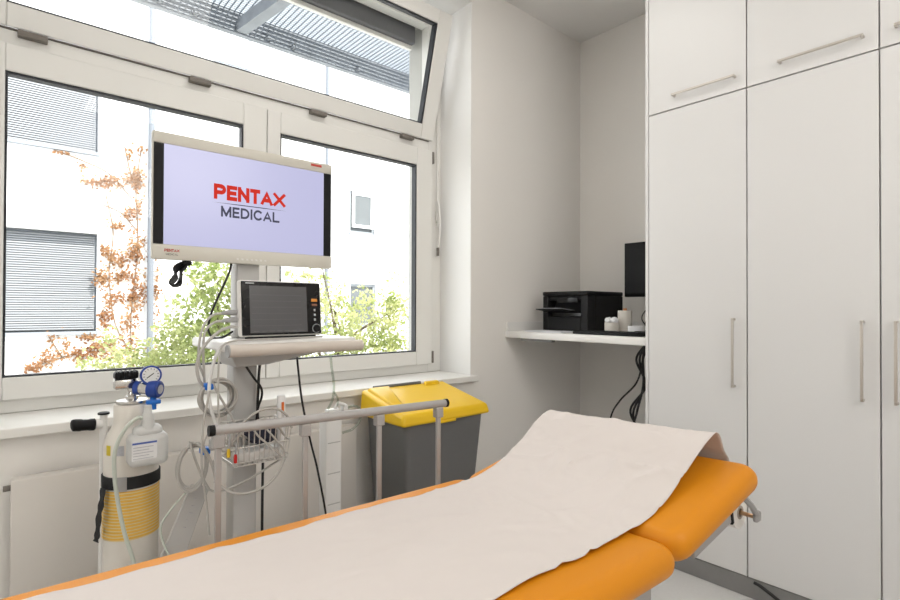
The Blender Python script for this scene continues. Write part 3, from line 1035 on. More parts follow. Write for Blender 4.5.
def hp(x, y, z):
    yy, zz = y, z - .75
    return Vector((x, yy * math.cos(HT) - zz * math.sin(HT), .75 + yy * math.sin(HT) + zz * math.cos(HT)))


hf = MB()
for x in (-.27, .276):
    hf.hexa([hp(x - .02, .22, .655), hp(x + .02, .22, .655), hp(x + .02, .455, .648), hp(x - .02, .455, .648)],
            [hp(x - .02, .22, .750), hp(x + .02, .22, .750), hp(x + .02, .455, .750), hp(x - .02, .455, .750)])
hf.hexa([hp(-.27, .40, .695), hp(.276, .40, .695), hp(.276, .44, .695), hp(-.27, .44, .695)],
        [hp(-.27, .40, .728), hp(.276, .40, .728), hp(.276, .44, .728), hp(-.27, .44, .728)])
hf.build('head_frame', M_greycoat, bed, bevel=.003)
for x in (-.27, .276):
    ec = MB()
    ec.hexa([hp(x - .022, .455, .640), hp(x + .022, .455, .640), hp(x + .022, .470, .640), hp(x - .022, .470, .640)],
            [hp(x - .022, .455, .752), hp(x + .022, .455, .752), hp(x + .022, .470, .752), hp(x - .022, .470, .752)])
    ec.build('end_cap', M_black, bed, bevel=.003)
# holder for the paper roll
for x in (-.325, .316):
    rh = MB()
    rh.tube([hp(x, .475, .750), Vector((x, .555, .785)), Vector((x, .600, .742))], .0095, 8)
    rh.rbox(x - .008, x + .008, .584, .618, .721, .755, .007, 3)
    rh.build('roll_bracket', M_greycoat, bed, smooth=45)
MB().cyl((-.328, .598, .736), (.320, .598, .736), .007, seg=12).build('roll_rod', M_copper, bed, smooth=45)
# legs, base and lifting column
for x in (-.26, .27):
    for y in (-1.25, -.16):
        MB().box(x - .025, x + .025, y - .025, y + .025, .03, .672).build('leg', M_greycoat, bed, bevel=.004)
        MB().cyl((x, y, .001), (x, y, .03), .028, seg=16).build('foot', M_black, bed, smooth=45)
lw = MB()
for y in (-1.25, -.16):
    lw.box(-.26, .27, y - .02, y + .02, .09, .13)
lw.box(-.02, .03, -1.25, -.16, .09, .13)
lw.build('base_frame', M_greycoat, bed, bevel=.004)
# side rail on the window side
RXl = -.452
rail = MB()
rail.tube([(RXl, -.835, 1.076), (RXl, -.066, 1.063)], .0136, 14)
ro = rail.build('side_rail', M_railgrey, bed, smooth=45)
MB().tube([(RXl, -.850, 1.0763), (RXl, -.8352, 1.076)], .0150, 14).build('rail_end_cap', M_black, ro, smooth=45)
MB().tube([(RXl, -.0658, 1.063), (RXl, -.056, 1.0628)], .0150, 14).build('rail_end_cap', M_black, ro, smooth=45)
MB().box(RXl - .012, RXl + .012, -.85, -.04, .690, .725).build('rail_lower_bar', M_railgrey, ro, bevel=.003)
for y in (-.826, -.585, -.335, -.095):
    zt = 1.077 - .0169 * (y + .835)
    MB().box(RXl - .006, RXl + .006, y - .0078, y + .0078, .7255, zt - .03).build('rail_post', M_railgrey, ro, bevel=.002)
    b = MB().box(RXl - .012, RXl + .012, y - .015, y + .015, zt - .048, zt - .012)
    bo = b.build('rail_bracket', M_railgrey, ro, bevel=.003)
for y in (-1.0, -.02):
    MB().box(RXl + .012, -.24, y - .03, y - .01, .695, .72).build('rail_mount', M_greycoat, bed, bevel=.002)

# roll of paper in its holder
rl = thing('paper_roll', bedw(0, .598, .684), 'cream paper roll on its rod under the head end of the orange couch', 'paper roll')
R0 = MB()
n, seg = 40, 40
ring = []
for x, r in ((-.275, .022), (-.275, .052), (.266, .052), (.266, .022)):
    ring.append([bedw(x, .598 + r * math.cos(2 * PI * k / seg), .736 + r * math.sin(2 * PI * k / seg)) for k in range(seg)])
v = [p for rg in ring for p in rg]
fc = []
for i in range(4):
    j = (i + 1) % 4
    for k in range(seg):
        k2 = (k + 1) % seg
        fc.append((i * seg + k, i * seg + k2, j * seg + k2, j * seg + k))
R0.add(v, fc)
R0.build('roll', M_rollpaper, rl, smooth=45)
ring = []
for x, r in ((-.2755, .0135), (-.2755, .0215), (.2675, .0215), (.2675, .0135)):
    ring.append([bedw(x, .598 + r * math.cos(2 * PI * k / seg), .736 + r * math.sin(2 * PI * k / seg)) for k in range(seg)])
MB().add([p for rg in ring for p in rg], fc).build('core', M_core, rl, smooth=45)

# paper sheet pulled over the couch
prof = [(-1.415, .8345), (-1.2, .8345), (-.9, .8345), (-.6, .8345), (-.3, .8345), (-.16, .8345), (-.08, .838), (.0, .847), (.08, .866), (.16, .898), (.23, .934),
        (.28, .966), (.325, .994), (.352, 1.007), (.375, 1.0145), (.395, 1.015), (.413, 1.008), (.428, .993), (.440, .972), (.450, .955), (.464, .941), (.483, .926), (.500, .897), (.518, .86), (.56, .815), (.622, .775), (.654, .738)]
pp = spline([(0, a, b) for a, b in prof], 10)
PX0, PX1, NV = -.282, .268, 70
verts, faces = [], []
for i, p in enumerate(pp):
    for j in range(NV + 1):
        t = j / NV
        x = PX0 + (PX1 - PX0) * t
        y, z = p.y, p.z
        w = max(0, min(1, (y - .05) / .3)) * max(0, min(1, (.60 - y) / .12))
        yy = y + ((t - 1) * .125 + .03) * w + SKEW * (x - .20) * (1 - w) * max(0, min(1, (y + .3) / .3))
        zc = .8455 + .2126 * (yy - SKEW * (x - .20))
        if .015 < yy < .41:
            k = min(1, (yy - .015) / .05)
            z = max(z, z + (zc - z) * k) if zc > z else z
        # near edge wanders a little, with two lifted ripples
        edge = max(0, (t - .86) / .14) ** 2
        edgef = max(0, (.14 - t) / .14) ** 2
        rip = .6 * math.exp(-((y + .205) / .013) ** 2) + .6 * math.exp(-((y + .295) / .014) ** 2)
        flat = 1 - max(0, min(1, (y - .45) / .06))
        z += flat * (.009 * edge * rip)
        xx = x + (edge * (.003 * math.sin(y * 21) - .006 * rip) + edgef * .003 * math.sin(y * 17 + 1)) * flat
        # shallow creases of a thin sheet lying on vinyl
        q = Vector((x * 4.2, y * 3.2, 1.7))
        cr = noise.noise(q) * .5 + noise.noise(q * 2.3) * .3
        ridge = (1 - abs(noise.noise(Vector((x * 5 + y * 3.0, y * 5 - x * 2, 4.0))))) ** 8
        lift = 1 if y < .05 else 1 + 1.6 * w
        ridge = max(ridge, .8 * (1 - abs(noise.noise(Vector((x * 9 - y * 4, y * 9 + x * 5, 7.0))))) ** 12)
        z += flat * lift * (.0016 * max(0, cr) + (.0058 if y < .22 else .0018) * ridge + .0024 * max(0, noise.noise(Vector((x * 22, y * 16, 9.0)))))
        verts.append(bedw(xx, yy, z + .0012))
for i in range(len(pp) - 1):
    for j in range(NV):
        a = i * (NV + 1) + j
        faces.append((a, a + 1, a + NV + 2, a + NV + 1))
ps = MB().add(verts, faces).build('paper_sheet', M_bedpaper, smooth=60)
sol = ps.modifiers.new('thickness', 'SOLIDIFY')
sol.thickness = .0006
sol.offset = 1
tag(ps, 'wide cream disposable paper sheet covering the orange couch', 'paper sheet')

# ------------------------------------------------------------------ oxygen cylinder on its trolley
OX, OY = -2.1, .355
ox = thing('oxygen_cylinder', (OX, OY, .06), 'white oxygen cylinder with yellow ribbed sleeve and black strap', 'gas cylinder')
MB().lathe([(.070, .07), (.080, .075), (.083, .09), (.083, .925), (.081, .945), (.074, .965), (.064, .982), (.057, .996), (.055, 1.01), (.055, 1.060), (.053, 1.066), (.03, 1.067)],
           (OX, OY, 0), 56).build('body', M_cyl, ox, smooth=35)


def sleeve(r0, r1, z0, z1):
    return MB().lathe([(r0, z0), (r1, z0 + .001), (r1, z1 - .001), (r0, z1)], (OX, OY, 0), 56)


sleeve(.0832, .0855, .622, .786).build('sleeve', M_yellowband, ox, smooth=35)
vr = MB()
vr.lathe([(.034, 1.0675), (.048, 1.069), (.048, 1.078), (.034, 1.081), (.020, 1.083), (.020, 1.092), (.016, 1.094)], (OX, OY, 0), 40)
vo = vr.build('neck_ring', M_steel, ox, smooth=40)
vb = MB()
vb.lathe([(.014, 1.090), (.016, 1.10), (.013, 1.105), (.017, 1.115), (.019, 1.13), (.019, 1.145), (.012, 1.152)], (OX, OY, 0), 24)
vb.rbox(OX - .02, OX + .02, OY - .055, OY + .002, 1.118, 1.152, .006, 2)
vb.cyl((OX, OY, 1.125), (OX + .012, OY + .03, 1.124), .016, seg=20)
vb.build('valve', M_steel, ox, smooth=40)
kn = MB()
kn.rbox(OX - .024, OX + .026, OY - .055, OY + .016, 1.1525, 1.178, .008, 3)
for k in range(5):
    kn.rbox(OX - .026, OX + .028, OY - .048 + k * .0135, OY - .041 + k * .0135, 1.156, 1.181, .003, 2)
kn.build('valve_knob', M_black, ox, smooth=40)
cdir = Vector((1.0, -.10, .06)).normalized()
gc = Vector((OX + .065, OY + .045, 1.166))
ga = MB()
ga.cyl(gc - cdir * .022, gc, .033, seg=36)
ga.cyl(gc - cdir * .005 + Vector((0, 0, -.05)), gc - cdir * .008 + Vector((0, 0, -.025)), .007, seg=12)
go = ga.build('gauge', M_blue, ox, smooth=40)
MB().cyl(gc + cdir * .0002, gc + cdir * .001, .027, seg=36).build('gauge_dial', M_labelwhite, go, smooth=40)
tk = MB()
uu = cdir.cross(Vector((0, 0, 1))).normalized()
ww = uu.cross(cdir)
fdir = gc + cdir * .0014
for k in range(11):
    a = math.radians(-40 + 26 * k)
    d = uu * math.cos(a) + ww * math.sin(a)
    tk.tube([fdir + d * .019, fdir + d * .024], .0009, 4)
d = (uu * .6 - ww * .45).normalized()
tk.tube([fdir - d * .010, fdir + d * .016], .0016, 5)
tk.build('gauge_needle', M_black, go)
r0 = Vector((OX + .018, OY + .0, 1.122))
rdv = Vector((.66, .75, -.06)).normalized()
rg = MB()
rg.tube([r0 + rdv * a for a in (.010, .0101, .026)], [.019, .024, .024], 24)
rg.build('regulator_collar', M_blue, ox, smooth=40)
rg = MB()
rg.tube([r0 + rdv * a for a in (.026, .058)], [.021, .021], 24)
rg.build('regulator_body', M_steel, ox, smooth=40)
rg = MB()
rg.tube([r0 + rdv * a for a in (.058, .0585, .090, .094)], [.024, .029, .029, .025], 28)
ko = rg.build('flow_knob', M_blue, ox, smooth=40)
e = r0 + rdv * .0942
rg = MB()
rg.tube([e, e + rdv * .001], [.016, .016], 24)
rg.build('flow_scale', M_labelgrey, ko, smooth=40)
bc = r0 + rdv * .070
cn = MB()
cn.cyl(bc + Vector((0, 0, -.026)), bc + Vector((0, 0, -.070)), .010, seg=14)
cn.rbox(bc.x - .012, bc.x + .012, bc.y - .022, bc.y + .022, bc.z - .052, bc.z - .036, .004, 2)
cn.build('blue_connector', M_bluelight, ox, smooth=40)['label'] = 'bright blue connector'


def patch(a0, a1, z0, z1, r, n=8):
    """a thin sticker wrapped on the cylinder; angles in degrees"""
    mb = MB()
    v = []
    for rr in (r, r + .0006):
        for k in range(n + 1):
            a = math.radians(a0 + (a1 - a0) * k / n)
            for z in (z0, z1):
                v.append((OX + rr * math.cos(a), OY + rr * math.sin(a), z))
    N = 2 * (n + 1)
    fcs = []
    for k in range(n):
        fcs += [(2 * k, 2 * k + 1, 2 * k + 3, 2 * k + 2), (N + 2 * k, N + 2 * k + 2, N + 2 * k + 3, N + 2 * k + 1)]
    return mb.add(v, fcs)


patch(-69, -56, .905, .938, .0832).build('hazard_mark', M_labelyellow, ox)
patch(-43, -25, .905, .938, .0832).build('sticker_print', M_labelgrey, ox)

hb = MB()      # humidifier bottle hanging from the flow meter
bx, by = -1.966, .378
hb.rbox(bx - .042, bx + .034, by - .058, by + .058, .880, .985, .020, 5)
hb.rbox(bx - .030, bx + .024, by - .044, by + .044, .962, 1.012, .022, 4)
hb.lathe([(.024, 1.000), (.020, 1.012), (.018, 1.03), (.018, 1.045), (.013, 1.05), (.011, 1.075)], (bx, by, 0), 24)
hbo = thing('humidifier_bottle', (bx, by, .88), 'translucent white water bottle hanging from the oxygen regulator', 'bottle')
hb.build('bottle_body', M_bottle, hbo, smooth=45)
MB().rbox(bx + .0345, bx + .0355, by - .052, by + .022, .905, .968, .0004, 1).build('bottle_label', M_labelwhite, hbo)
MB().box(bx + .0356, bx + .0362, by - .050, by + .020, .957, .963).build('label_stripe', M_labelblue, hbo)
lp = MB()
for k in range(5):
    lp.box(bx + .0356, bx + .0362, by - .048, by + .010 - .012 * (k % 2), .910 + k * .009, .9125 + k * .009)
lp.build('label_print', M_labelgrey, hbo)
tb = MB()
tb.tube(spline([(bx + .004, by - .018, 1.035), (-1.955, .345, 1.038), (-1.962, .312, 1.005), (-1.975, .288, .94), (-1.985, .288, .86), (-1.990, .300, .76), (-1.985, .318, .66), (-1.975, .345, .55), (-1.97, .36, .40), (-2.0, .36, .12)], 8), .0062, 10)
tag(tb.build('oxygen_tube', M_tube, smooth=60), 'pale green oxygen tube hanging down the front of the white cylinder', 'tube')

# the trolley the cylinder stands on
ot = thing('cylinder_trolley', (OX - .02, OY, 0), 'white cylinder trolley with a black grip holding the oxygen', 'trolley')
fr = MB()
fr.rbox(OX - .135, OX + .10, OY - .12, OY + .12, .030, .062, .008, 2)
fr.build('base_plate', M_cartwhite, ot, smooth=40)
up_ = MB()
up_.tube([(OX - .07, OY - .074, .062), (OX - .07, OY - .074, 1.025)], .012, 14)
up_.tube([(OX - .06, OY + .086, .062), (OX - .06, OY + .086, .80)], .012, 14)
up_.tube([(OX - .06, OY - .078, .996), (OX - .06, OY - .106, .996)], .013, 14)
up_.build('frame_tube', M_cartwhite, ot, smooth=45)
MB().lathe([(.0135, 0), (.018, .001), (.018, .007), (.013, .009)], (OX - .07, OY - .074, 1.0252), 20).build('tube_cap', M_black, ot, smooth=40)
gp = MB()
gp.tube(spline([(OX - .06, OY - .098, .996), (OX - .06, OY - .114, .997), (OX - .058, OY - .136, .999), (OX - .056, OY - .158, 1.002), (OX - .055, OY - .168, 1.002)], 4),
        [.016] + [.0205] * 4 + [.0190] * 4 + [.0205] * 4 + [.0200, .019, .017, .011], 14)
gp.build('grip', M_black, ot, smooth=50)
sb = MB().lathe([(.0860, .792), (.0885, .793), (.0885, .832), (.0860, .833)], (OX, OY, 0), 48)
so = sb.build('strap', M_strap, ot, smooth=35)
patch(-40, -18, .789, .836, .0889).build('buckle', M_greycoat, so)
tl = MB()
vv = []
pth = spline([(OX + .040, OY - .087, .80), (OX + .045, OY - .092, .755), (OX + .04, OY - .098, .71), (OX + .042, OY - .102, .655), (OX + .04, OY - .106, .63)], 5)
for k, p in enumerate(pth):
    w = .013 * (1 + .25 * math.sin(k * 1.3))
    for s in (-1, 1):
        vv.append((p.x + s * w, p.y + s * w * .35, p.z))
for k, p in enumerate(pth):
    w = .013 * (1 + .25 * math.sin(k * 1.3))
    for s in (-1, 1):
        vv.append((p.x + s * w + .0008, p.y + s * w * .35 - .0022, p.z))
n = len(pth)
ff = []
for k in range(n - 1):
    ff += [(2 * k, 2 * k + 1, 2 * k + 3, 2 * k + 2), (2 * n + 2 * k, 2 * n + 2 * k + 2, 2 * n + 2 * k + 3, 2 * n + 2 * k + 1)]
    ff += [(2 * k, 2 * k + 2, 2 * n + 2 * k + 2, 2 * n + 2 * k), (2 * k + 1, 2 * n + 2 * k + 1, 2 * n + 2 * k + 3, 2 * k + 3)]
ff += [(0, 2 * n, 2 * n + 1, 1), (2 * n - 2, 2 * n - 1, 4 * n - 1, 4 * n - 2)]
tl.add(vv, ff)
tl.build('strap_tail', M_strap, so)
for y in (OY - .13, OY + .13):
    MB().cyl((OX - .10, y - .014, .062), (OX - .10, y + .014, .062), .060, seg=24).build('wheel', M_black2, ot, bevel=.006)

# ------------------------------------------------------------------ equipment trolley
ct = thing('equipment_trolley', (-1.97, .71, 0), 'light grey medical equipment trolley with shelf, column and wire basket', 'trolley')
MB().rbox(-2.155, -1.785, .560, 1.060, 1.252, 1.286, .008, 3).build('shelf', M_cartwhite, ct, smooth=40)
MB().tube([(-1.768, .572, 1.256), (-1.768, 1.072, 1.256)], .0205, 18).rbox(-1.79, -1.765, .578, 1.066, 1.242, 1.272, .004, 2).build('bumper_rail', M_carttube, ct, smooth=45)
MB().tube([(-1.768, .566, 1.256), (-1.768, .5715, 1.256)], .0208, 18).build('bumper_cap', M_plug, ct, smooth=45)
MB().rbox(-1.995, -1.915, .638, .722, .10, 1.2515, .008, 3).build('column', M_cart, ct, smooth=40)
MB().prism([(.60, 1.2515), (1.02, 1.2515), (1.0, 1.238), (.745, 1.195), (.63, 1.19)], 'x', -2.03, -1.86).build('shelf_bracket', M_cart, ct, bevel=.005)
MB().rbox(-2.055, -1.985, .668, .755, 1.2862, 1.80, .008, 3).build('mast', M_cart, ct, smooth=40)
MB().rbox(-1.984, -1.966, .66, .765, 1.70, 1.84, .004, 2).build('display_mount', M_plug, ct, smooth=40)
bs = MB()
for s in (-1, 1):
    bs.hexa([(-1.97, .66, .07), (-1.93, .70, .07), (-1.93 + .26, .70 + s * .27, .055), (-1.97 + .26, .66 + s * .27, .055)],
            [(-1.97, .66, .12), (-1.93, .70, .12), (-1.93 + .26, .70 + s * .27, .085), (-1.97 + .26, .66 + s * .27, .085)])
    bs.hexa([(-1.93, .66, .07), (-1.97, .70, .07), (-1.97 - .24, .70 + s * .27, .055), (-1.93 - .24, .66 + s * .27, .055)],
            [(-1.93, .66, .12), (-1.97, .70, .12), (-1.97 - .24, .70 + s * .27, .085), (-1.93 - .24, .66 + s * .27, .085)])
bs.rbox(-2.03, -1.87, .60, .77, .065, .125, .01, 2)
bs.build('base', M_cart, ct, bevel=.004)
for (x, y) in ((-1.69, .95), (-1.69, .41), (-2.19, .95), (-2.19, .41)):
    MB().cyl((x, y - .012, .032), (x, y + .012, .032), .0315, seg=20).build('caster', M_black2, ct, bevel=.003)
# wire basket hanging in front of the column
bk = MB()
bx0, bx1, by0, by1, bz0, bz1 = -1.895, -1.745, .575, .780, .876, 1.000


def loop(z, ins=0.0, r=.0022):
    c = [(bx0 + ins, by0 + ins, z), (bx1 - ins, by0 + ins, z), (bx1 - ins, by1 - ins, z), (bx0 + ins, by1 - ins, z)]
    for k in range(4):
        bk.tube([c[k], c[(k + 1) % 4]], r, 6)


loop(bz1, 0, .003)
loop((bz0 + bz1) / 2, .004)
loop(bz0 + .012, .008)
loop(bz0, .012)
ny, nx = 11, 6
for k in range(ny + 1):
    y = by0 + (by1 - by0) * k / ny
    yi = by0 + .012 + (by1 - by0 - .024) * k / ny
    bk.tube([(bx0, y, bz1), (bx0 + .012, yi, bz0), (bx1 - .012, yi, bz0), (bx1, y, bz1)], .0018, 6)
for k in range(nx + 1):
    x = bx0 + (bx1 - bx0) * k / nx
    xi = bx0 + .012 + (bx1 - bx0 - .024) * k / nx
    bk.tube([(x, by0, bz1), (xi, by0 + .012, bz0), (xi, by1 - .012, bz0), (x, by1, bz1)], .0018, 6)
bk.build('basket', M_wire, ct, smooth=60)
MB().box(-1.915, -1.893, .66, .71, .93, .99).build('basket_hook', M_cart, ct)

# contents of the basket
cl = MB()
bm = bmesh.new()
bmesh.ops.create_icosphere(bm, subdivisions=4, radius=1)
for v in bm.verts:
    d = 1 + .22 * noise.noise(v.co * 2.4)
    v.co = Vector((-1.815 + v.co.x * .050 * d, .705 + v.co.y * .062 * d, .965 + v.co.z * .040 * d))
cl.from_bm(bm)
tag(cl.build('folded_cuff', M_navy, smooth=60), 'dark navy folded pressure cuff lying in the wire basket', 'cuff')
bm = bmesh.new()
tr = MB().rbox(-1.872, -1.770, .60, .755, .880, .915, .01, 3)
tag(tr.build('accessory_pouch', M_cartwhite, smooth=45), 'pale flat pouch at the bottom of the wire basket', 'pouch')
sy = thing('plastic_dispenser', (-1.765, .752, .90), 'upright white plastic tube with an orange stripe rising from the basket', 'tube')
MB().lathe([(.013, .905), (.0145, .91), (.0145, 1.075), (.0135, 1.082), (.006, 1.084)], (-1.768, .750, .012), 24).build('tube_body', M_syringe, sy, smooth=40)
MB().rbox(-1.7536, -1.7523, .7455, .7545, 1.035, 1.072, .0003, 1).build('orange_stripe', M_oranget, sy)

# ------------------------------------------------------------------ large display
dp = thing('medical_display', (-1.95, .71, 1.56), 'large lit medical display with lavender screen on the trolley mast', 'display')
DX = -1.950
MB().rbox(DX - .030, DX - .004, .383, 1.040, 1.561, 1.990, .007, 3).build('housing', M_bezel, dp, smooth=40)
MB().rbox(DX - .014, DX, .383, 1.040, 1.951, 1.990, .005, 2).build('bezel', M_bezel, dp, smooth=40)
MB().rbox(DX - .014, DX, .383, 1.040, 1.561, 1.612, .005, 2).build('bezel', M_bezel, dp, smooth=40)
MB().box(DX - .0042, DX - .002, .386, .4165, 1.6125, 1.9505).build('dark_side_band', M_black, dp)
MB().box(DX - .0042, DX - .002, 1.003, 1.037, 1.6125, 1.9505).build('dark_side_band', M_black, dp)
sc_ = MB().box(DX - .0042, DX - .002, .4166, 1.0029, 1.6125, 1.9505).build('screen', M_lcd, dp)
letters_on_x('red_lettering', 'PENTAX', DX - .0013, .576, .840, 1.787, 1.842, .265, .055, M_red, sc_)
letters_on_x('grey_lettering', 'MEDICAL', DX - .0013, .601, .817, 1.726, 1.765, .20, .12, M_darktxt, sc_)
MB().add([(DX - .0013, .570, 1.7748), (DX - .0013, .665, 1.7766), (DX - .0013, .752, 1.7766), (DX - .0013, .848, 1.7748), (DX - .0013, .752, 1.7735), (DX - .0013, .665, 1.7735)], [(0, 1, 2, 3, 4, 5)]).build('lettering_rule', M_darktxt, sc_)
letters_on_x('bezel_lettering', 'PENTAX', DX + .0006, .419, .466, 1.587, 1.597, .235, .04, M_redprint, dp)
letters_on_x('bezel_lettering', 'MEDICAL', DX + .0006, .424, .462, 1.5755, 1.582, .17, .12, M_greyprint, dp)
rb = MB().rbox(DX + .0001, DX + .0012, .945, .992, 1.9705, 1.980, .0004, 1)
rb.build('bezel_badge', M_redprint, dp)
bt = MB()
for k in range(7):
    bt.rbox(DX - .001, DX + .0015, .655 + k * .017, .664 + k * .017, 1.573, 1.580, .001, 1)
bt.build('buttons', M_pmcase, dp)
MB().rbox(DX - .075, DX - .0301, .58, .85, 1.68, 1.86, .012, 3).build('back_cover', M_bezel, dp, smooth=40)

# ------------------------------------------------------------------ patient monitor on the shelf
pm = thing('patient_monitor', (-1.90, .785, 1.287), 'small patient monitor with dark idle screen on the trolley shelf', 'monitor')
LEAN = .018


def pmx(z):
    return -1.838 - LEAN * (z - 1.302) / .19


def pmbox(mb, d0, d1, y0, y1, z0, z1):
    """box on the slightly leaning front: d measured outward from the front face"""
    return mb.hexa([(pmx(z0) + d0, y0, z0), (pmx(z0) + d1, y0, z0), (pmx(z0) + d1, y1, z0), (pmx(z0) + d0, y1, z0)],
                   [(pmx(z1) + d0, y0, z1), (pmx(z1) + d1, y0, z1), (pmx(z1) + d1, y1, z1), (pmx(z1) + d0, y1, z1)])


pmbox(MB(), -.034, -.004, .634, .945, 1.296, 1.497).build('casing', M_pmcase, pm, bevel=.010, seg=3)
MB().rbox(-1.875, -1.846, .66, .92, 1.2865, 1.297, .003, 2).build('foot', M_black, pm, smooth=40)
pmbox(MB(), -.0045, 0, .640, .938, 1.302, 1.493).build('front_panel', M_blackgl, pm, bevel=.002)
MB().rbox(-1.955, -1.868, .675, .915, 1.30, 1.47, .015, 3).build('back_shell', M_pmcase, pm, smooth=40)
so = pmbox(MB(), .0001, .0008, .668, .882, 1.310, 1.478).build('screen', M_pmscreen, pm)
tr = MB()
for k in range(6):
    pmbox(tr, .0009, .0011, .675, .86, 1.335 + k * .022, 1.3356 + k * .022)
for k in range(7):
    pmbox(tr, .0009, .0011, .68 + k * .028, .70 + k * .028, 1.315, 1.3165)
tr.build('screen_traces', M_pmtrace, so)
pmbox(MB(), .0001, .002, .9005, .9245, 1.4225, 1.434).build('amber_key', M_amber, pm, bevel=.001)
pmbox(MB(), .0001, .002, .9015, .9235, 1.406, 1.415).build('brown_key', M_brownkey, pm, bevel=.001)
for z in (1.391, 1.373, 1.355):
    pmbox(MB(), .0001, .002, .909, .917, z - .0045, z + .0045).build('small_key', M_keygrey, pm, bevel=.001)
kc = Vector((pmx(1.322), .917, 1.322))
MB().cyl(kc + Vector((.0002, 0, 0)), kc + Vector((.016, 0, 0)), .0135, .012, 24).build('rotary_knob', M_black2, pm, smooth=40)
kr = MB()
kr.tube([kc + Vector((.003, .0158 * math.cos(2 * PI * k / 28), .0158 * math.sin(2 * PI * k / 28))) for k in range(28)], .0016, 6, closed=True)
kr.build('knob_ring', M_keygrey, pm, smooth=60)
pmbox(MB(), .0001, .0006, .655, .685, 1.4845, 1.4885).build('maker_mark', M_keygrey, pm)


# ------------------------------------------------------------------ cables and what hangs from the trolley
def cable(name, pts, r, material, label, group=None, closed=False, seg=7, parent=None):
    mb = MB().tube(spline(pts, 8, closed), r, seg, closed)
    o = mb.build(name, material, parent, smooth=60)
    if label:
        tag(o, label, 'cable', group)
    return o


def plugged_cable(pts, plug_z, plug_x, label):
    t = thing('sensor_cable', pts[0], label, 'cable')
    MB().tube(spline(pts, 8), .0042, 8).build('cord', M_cable, t, smooth=60)
    p = MB()
    p.tube([(plug_x, .6315, plug_z), (plug_x, .620, plug_z), (plug_x, .598, plug_z - .001), (plug_x, .580, plug_z - .004)], [.010, .010, .008, .0045], 14)
    p.build('plug', M_plug, t, smooth=50)
    return t


plugged_cable([(-1.875, .585, 1.379), (-1.872, .555, 1.375), (-1.868, .525, 1.345), (-1.862, .508, 1.29), (-1.858, .505, 1.22), (-1.856, .520, 1.17)], 1.383, -1.875, 'grey sensor cable with top plug in the monitor side')
plugged_cable([(-1.870, .585, 1.353), (-1.866, .556, 1.349), (-1.862, .525, 1.318), (-1.856, .518, 1.25), (-1.852, .520, 1.18), (-1.852, .522, 1.14)], 1.357, -1.870, 'grey sensor cable with middle plug in the monitor side')
cable('hose_cable', [(-1.865, .632, 1.331), (-1.86, .600, 1.331), (-1.85, .555, 1.31), (-1.84, .512, 1.265), (-1.838, .494, 1.215), (-1.840, .500, 1.165), (-1.845, .520, 1.135)], .0052, M_cable,
      'thick grey hose curving from the monitor down to the upper coil')
cable('lead_cable', [(-1.815, .93, 1.291), (-1.790, .80, 1.2905), (-1.785, .66, 1.2905), (-1.782, .59, 1.288), (-1.765, .548, 1.270), (-1.755, .536, 1.20), (-1.755, .538, 1.05), (-1.76, .55, .97), (-1.80, .64, .92)], .0032, M_cable,
      'thin grey lead running across the shelf front and down')
cable('white_strap_cord', [(-1.80, .556, 1.272), (-1.80, .535, 1.22), (-1.795, .520, 1.14), (-1.79, .525, 1.07), (-1.785, .550, .99)], .0055, M_cablewhite, 'white cord hanging from the front corner of the trolley shelf')


def coil(name, c, ry, rz, n, r, label, clip, tilt=0.0, seed=0, tail=()):
    t = thing(name, c, label, 'cable coil')
    rg = random.Random(seed)
    pts = []
    N = 26
    for k in range(n):
        ay, az = ry * rg.uniform(.86, 1.06), rz * rg.uniform(.86, 1.06)
        oy, oz = rg.uniform(-.006, .006), rg.uniform(-.006, .006)
        for q in range(N):
            a = 2 * PI * q / N + PI * .7
            x = c[0] + (k - n / 2) * r * 1.5 + (q / N) * r * 1.5
            y, z = ay * math.cos(a) + oy, az * math.sin(a) + oz
            pts.append((x, c[1] + y * math.cos(tilt) - z * math.sin(tilt), c[2] + y * math.sin(tilt) + z * math.cos(tilt)))
    pts += [Vector(p) for p in tail]
    MB().tube(spline(pts, 3), r, 7).build('cord', M_cable, t, smooth=60)
    cx, cy, cz = clip
    MB().rbox(cx - .018, cx + .018, cy - .015, cy + .013, cz - .011, cz + .011, .005, 3).build('clip', M_bluelight, t, smooth=45)['label'] = 'bright blue plastic clip'
    return t


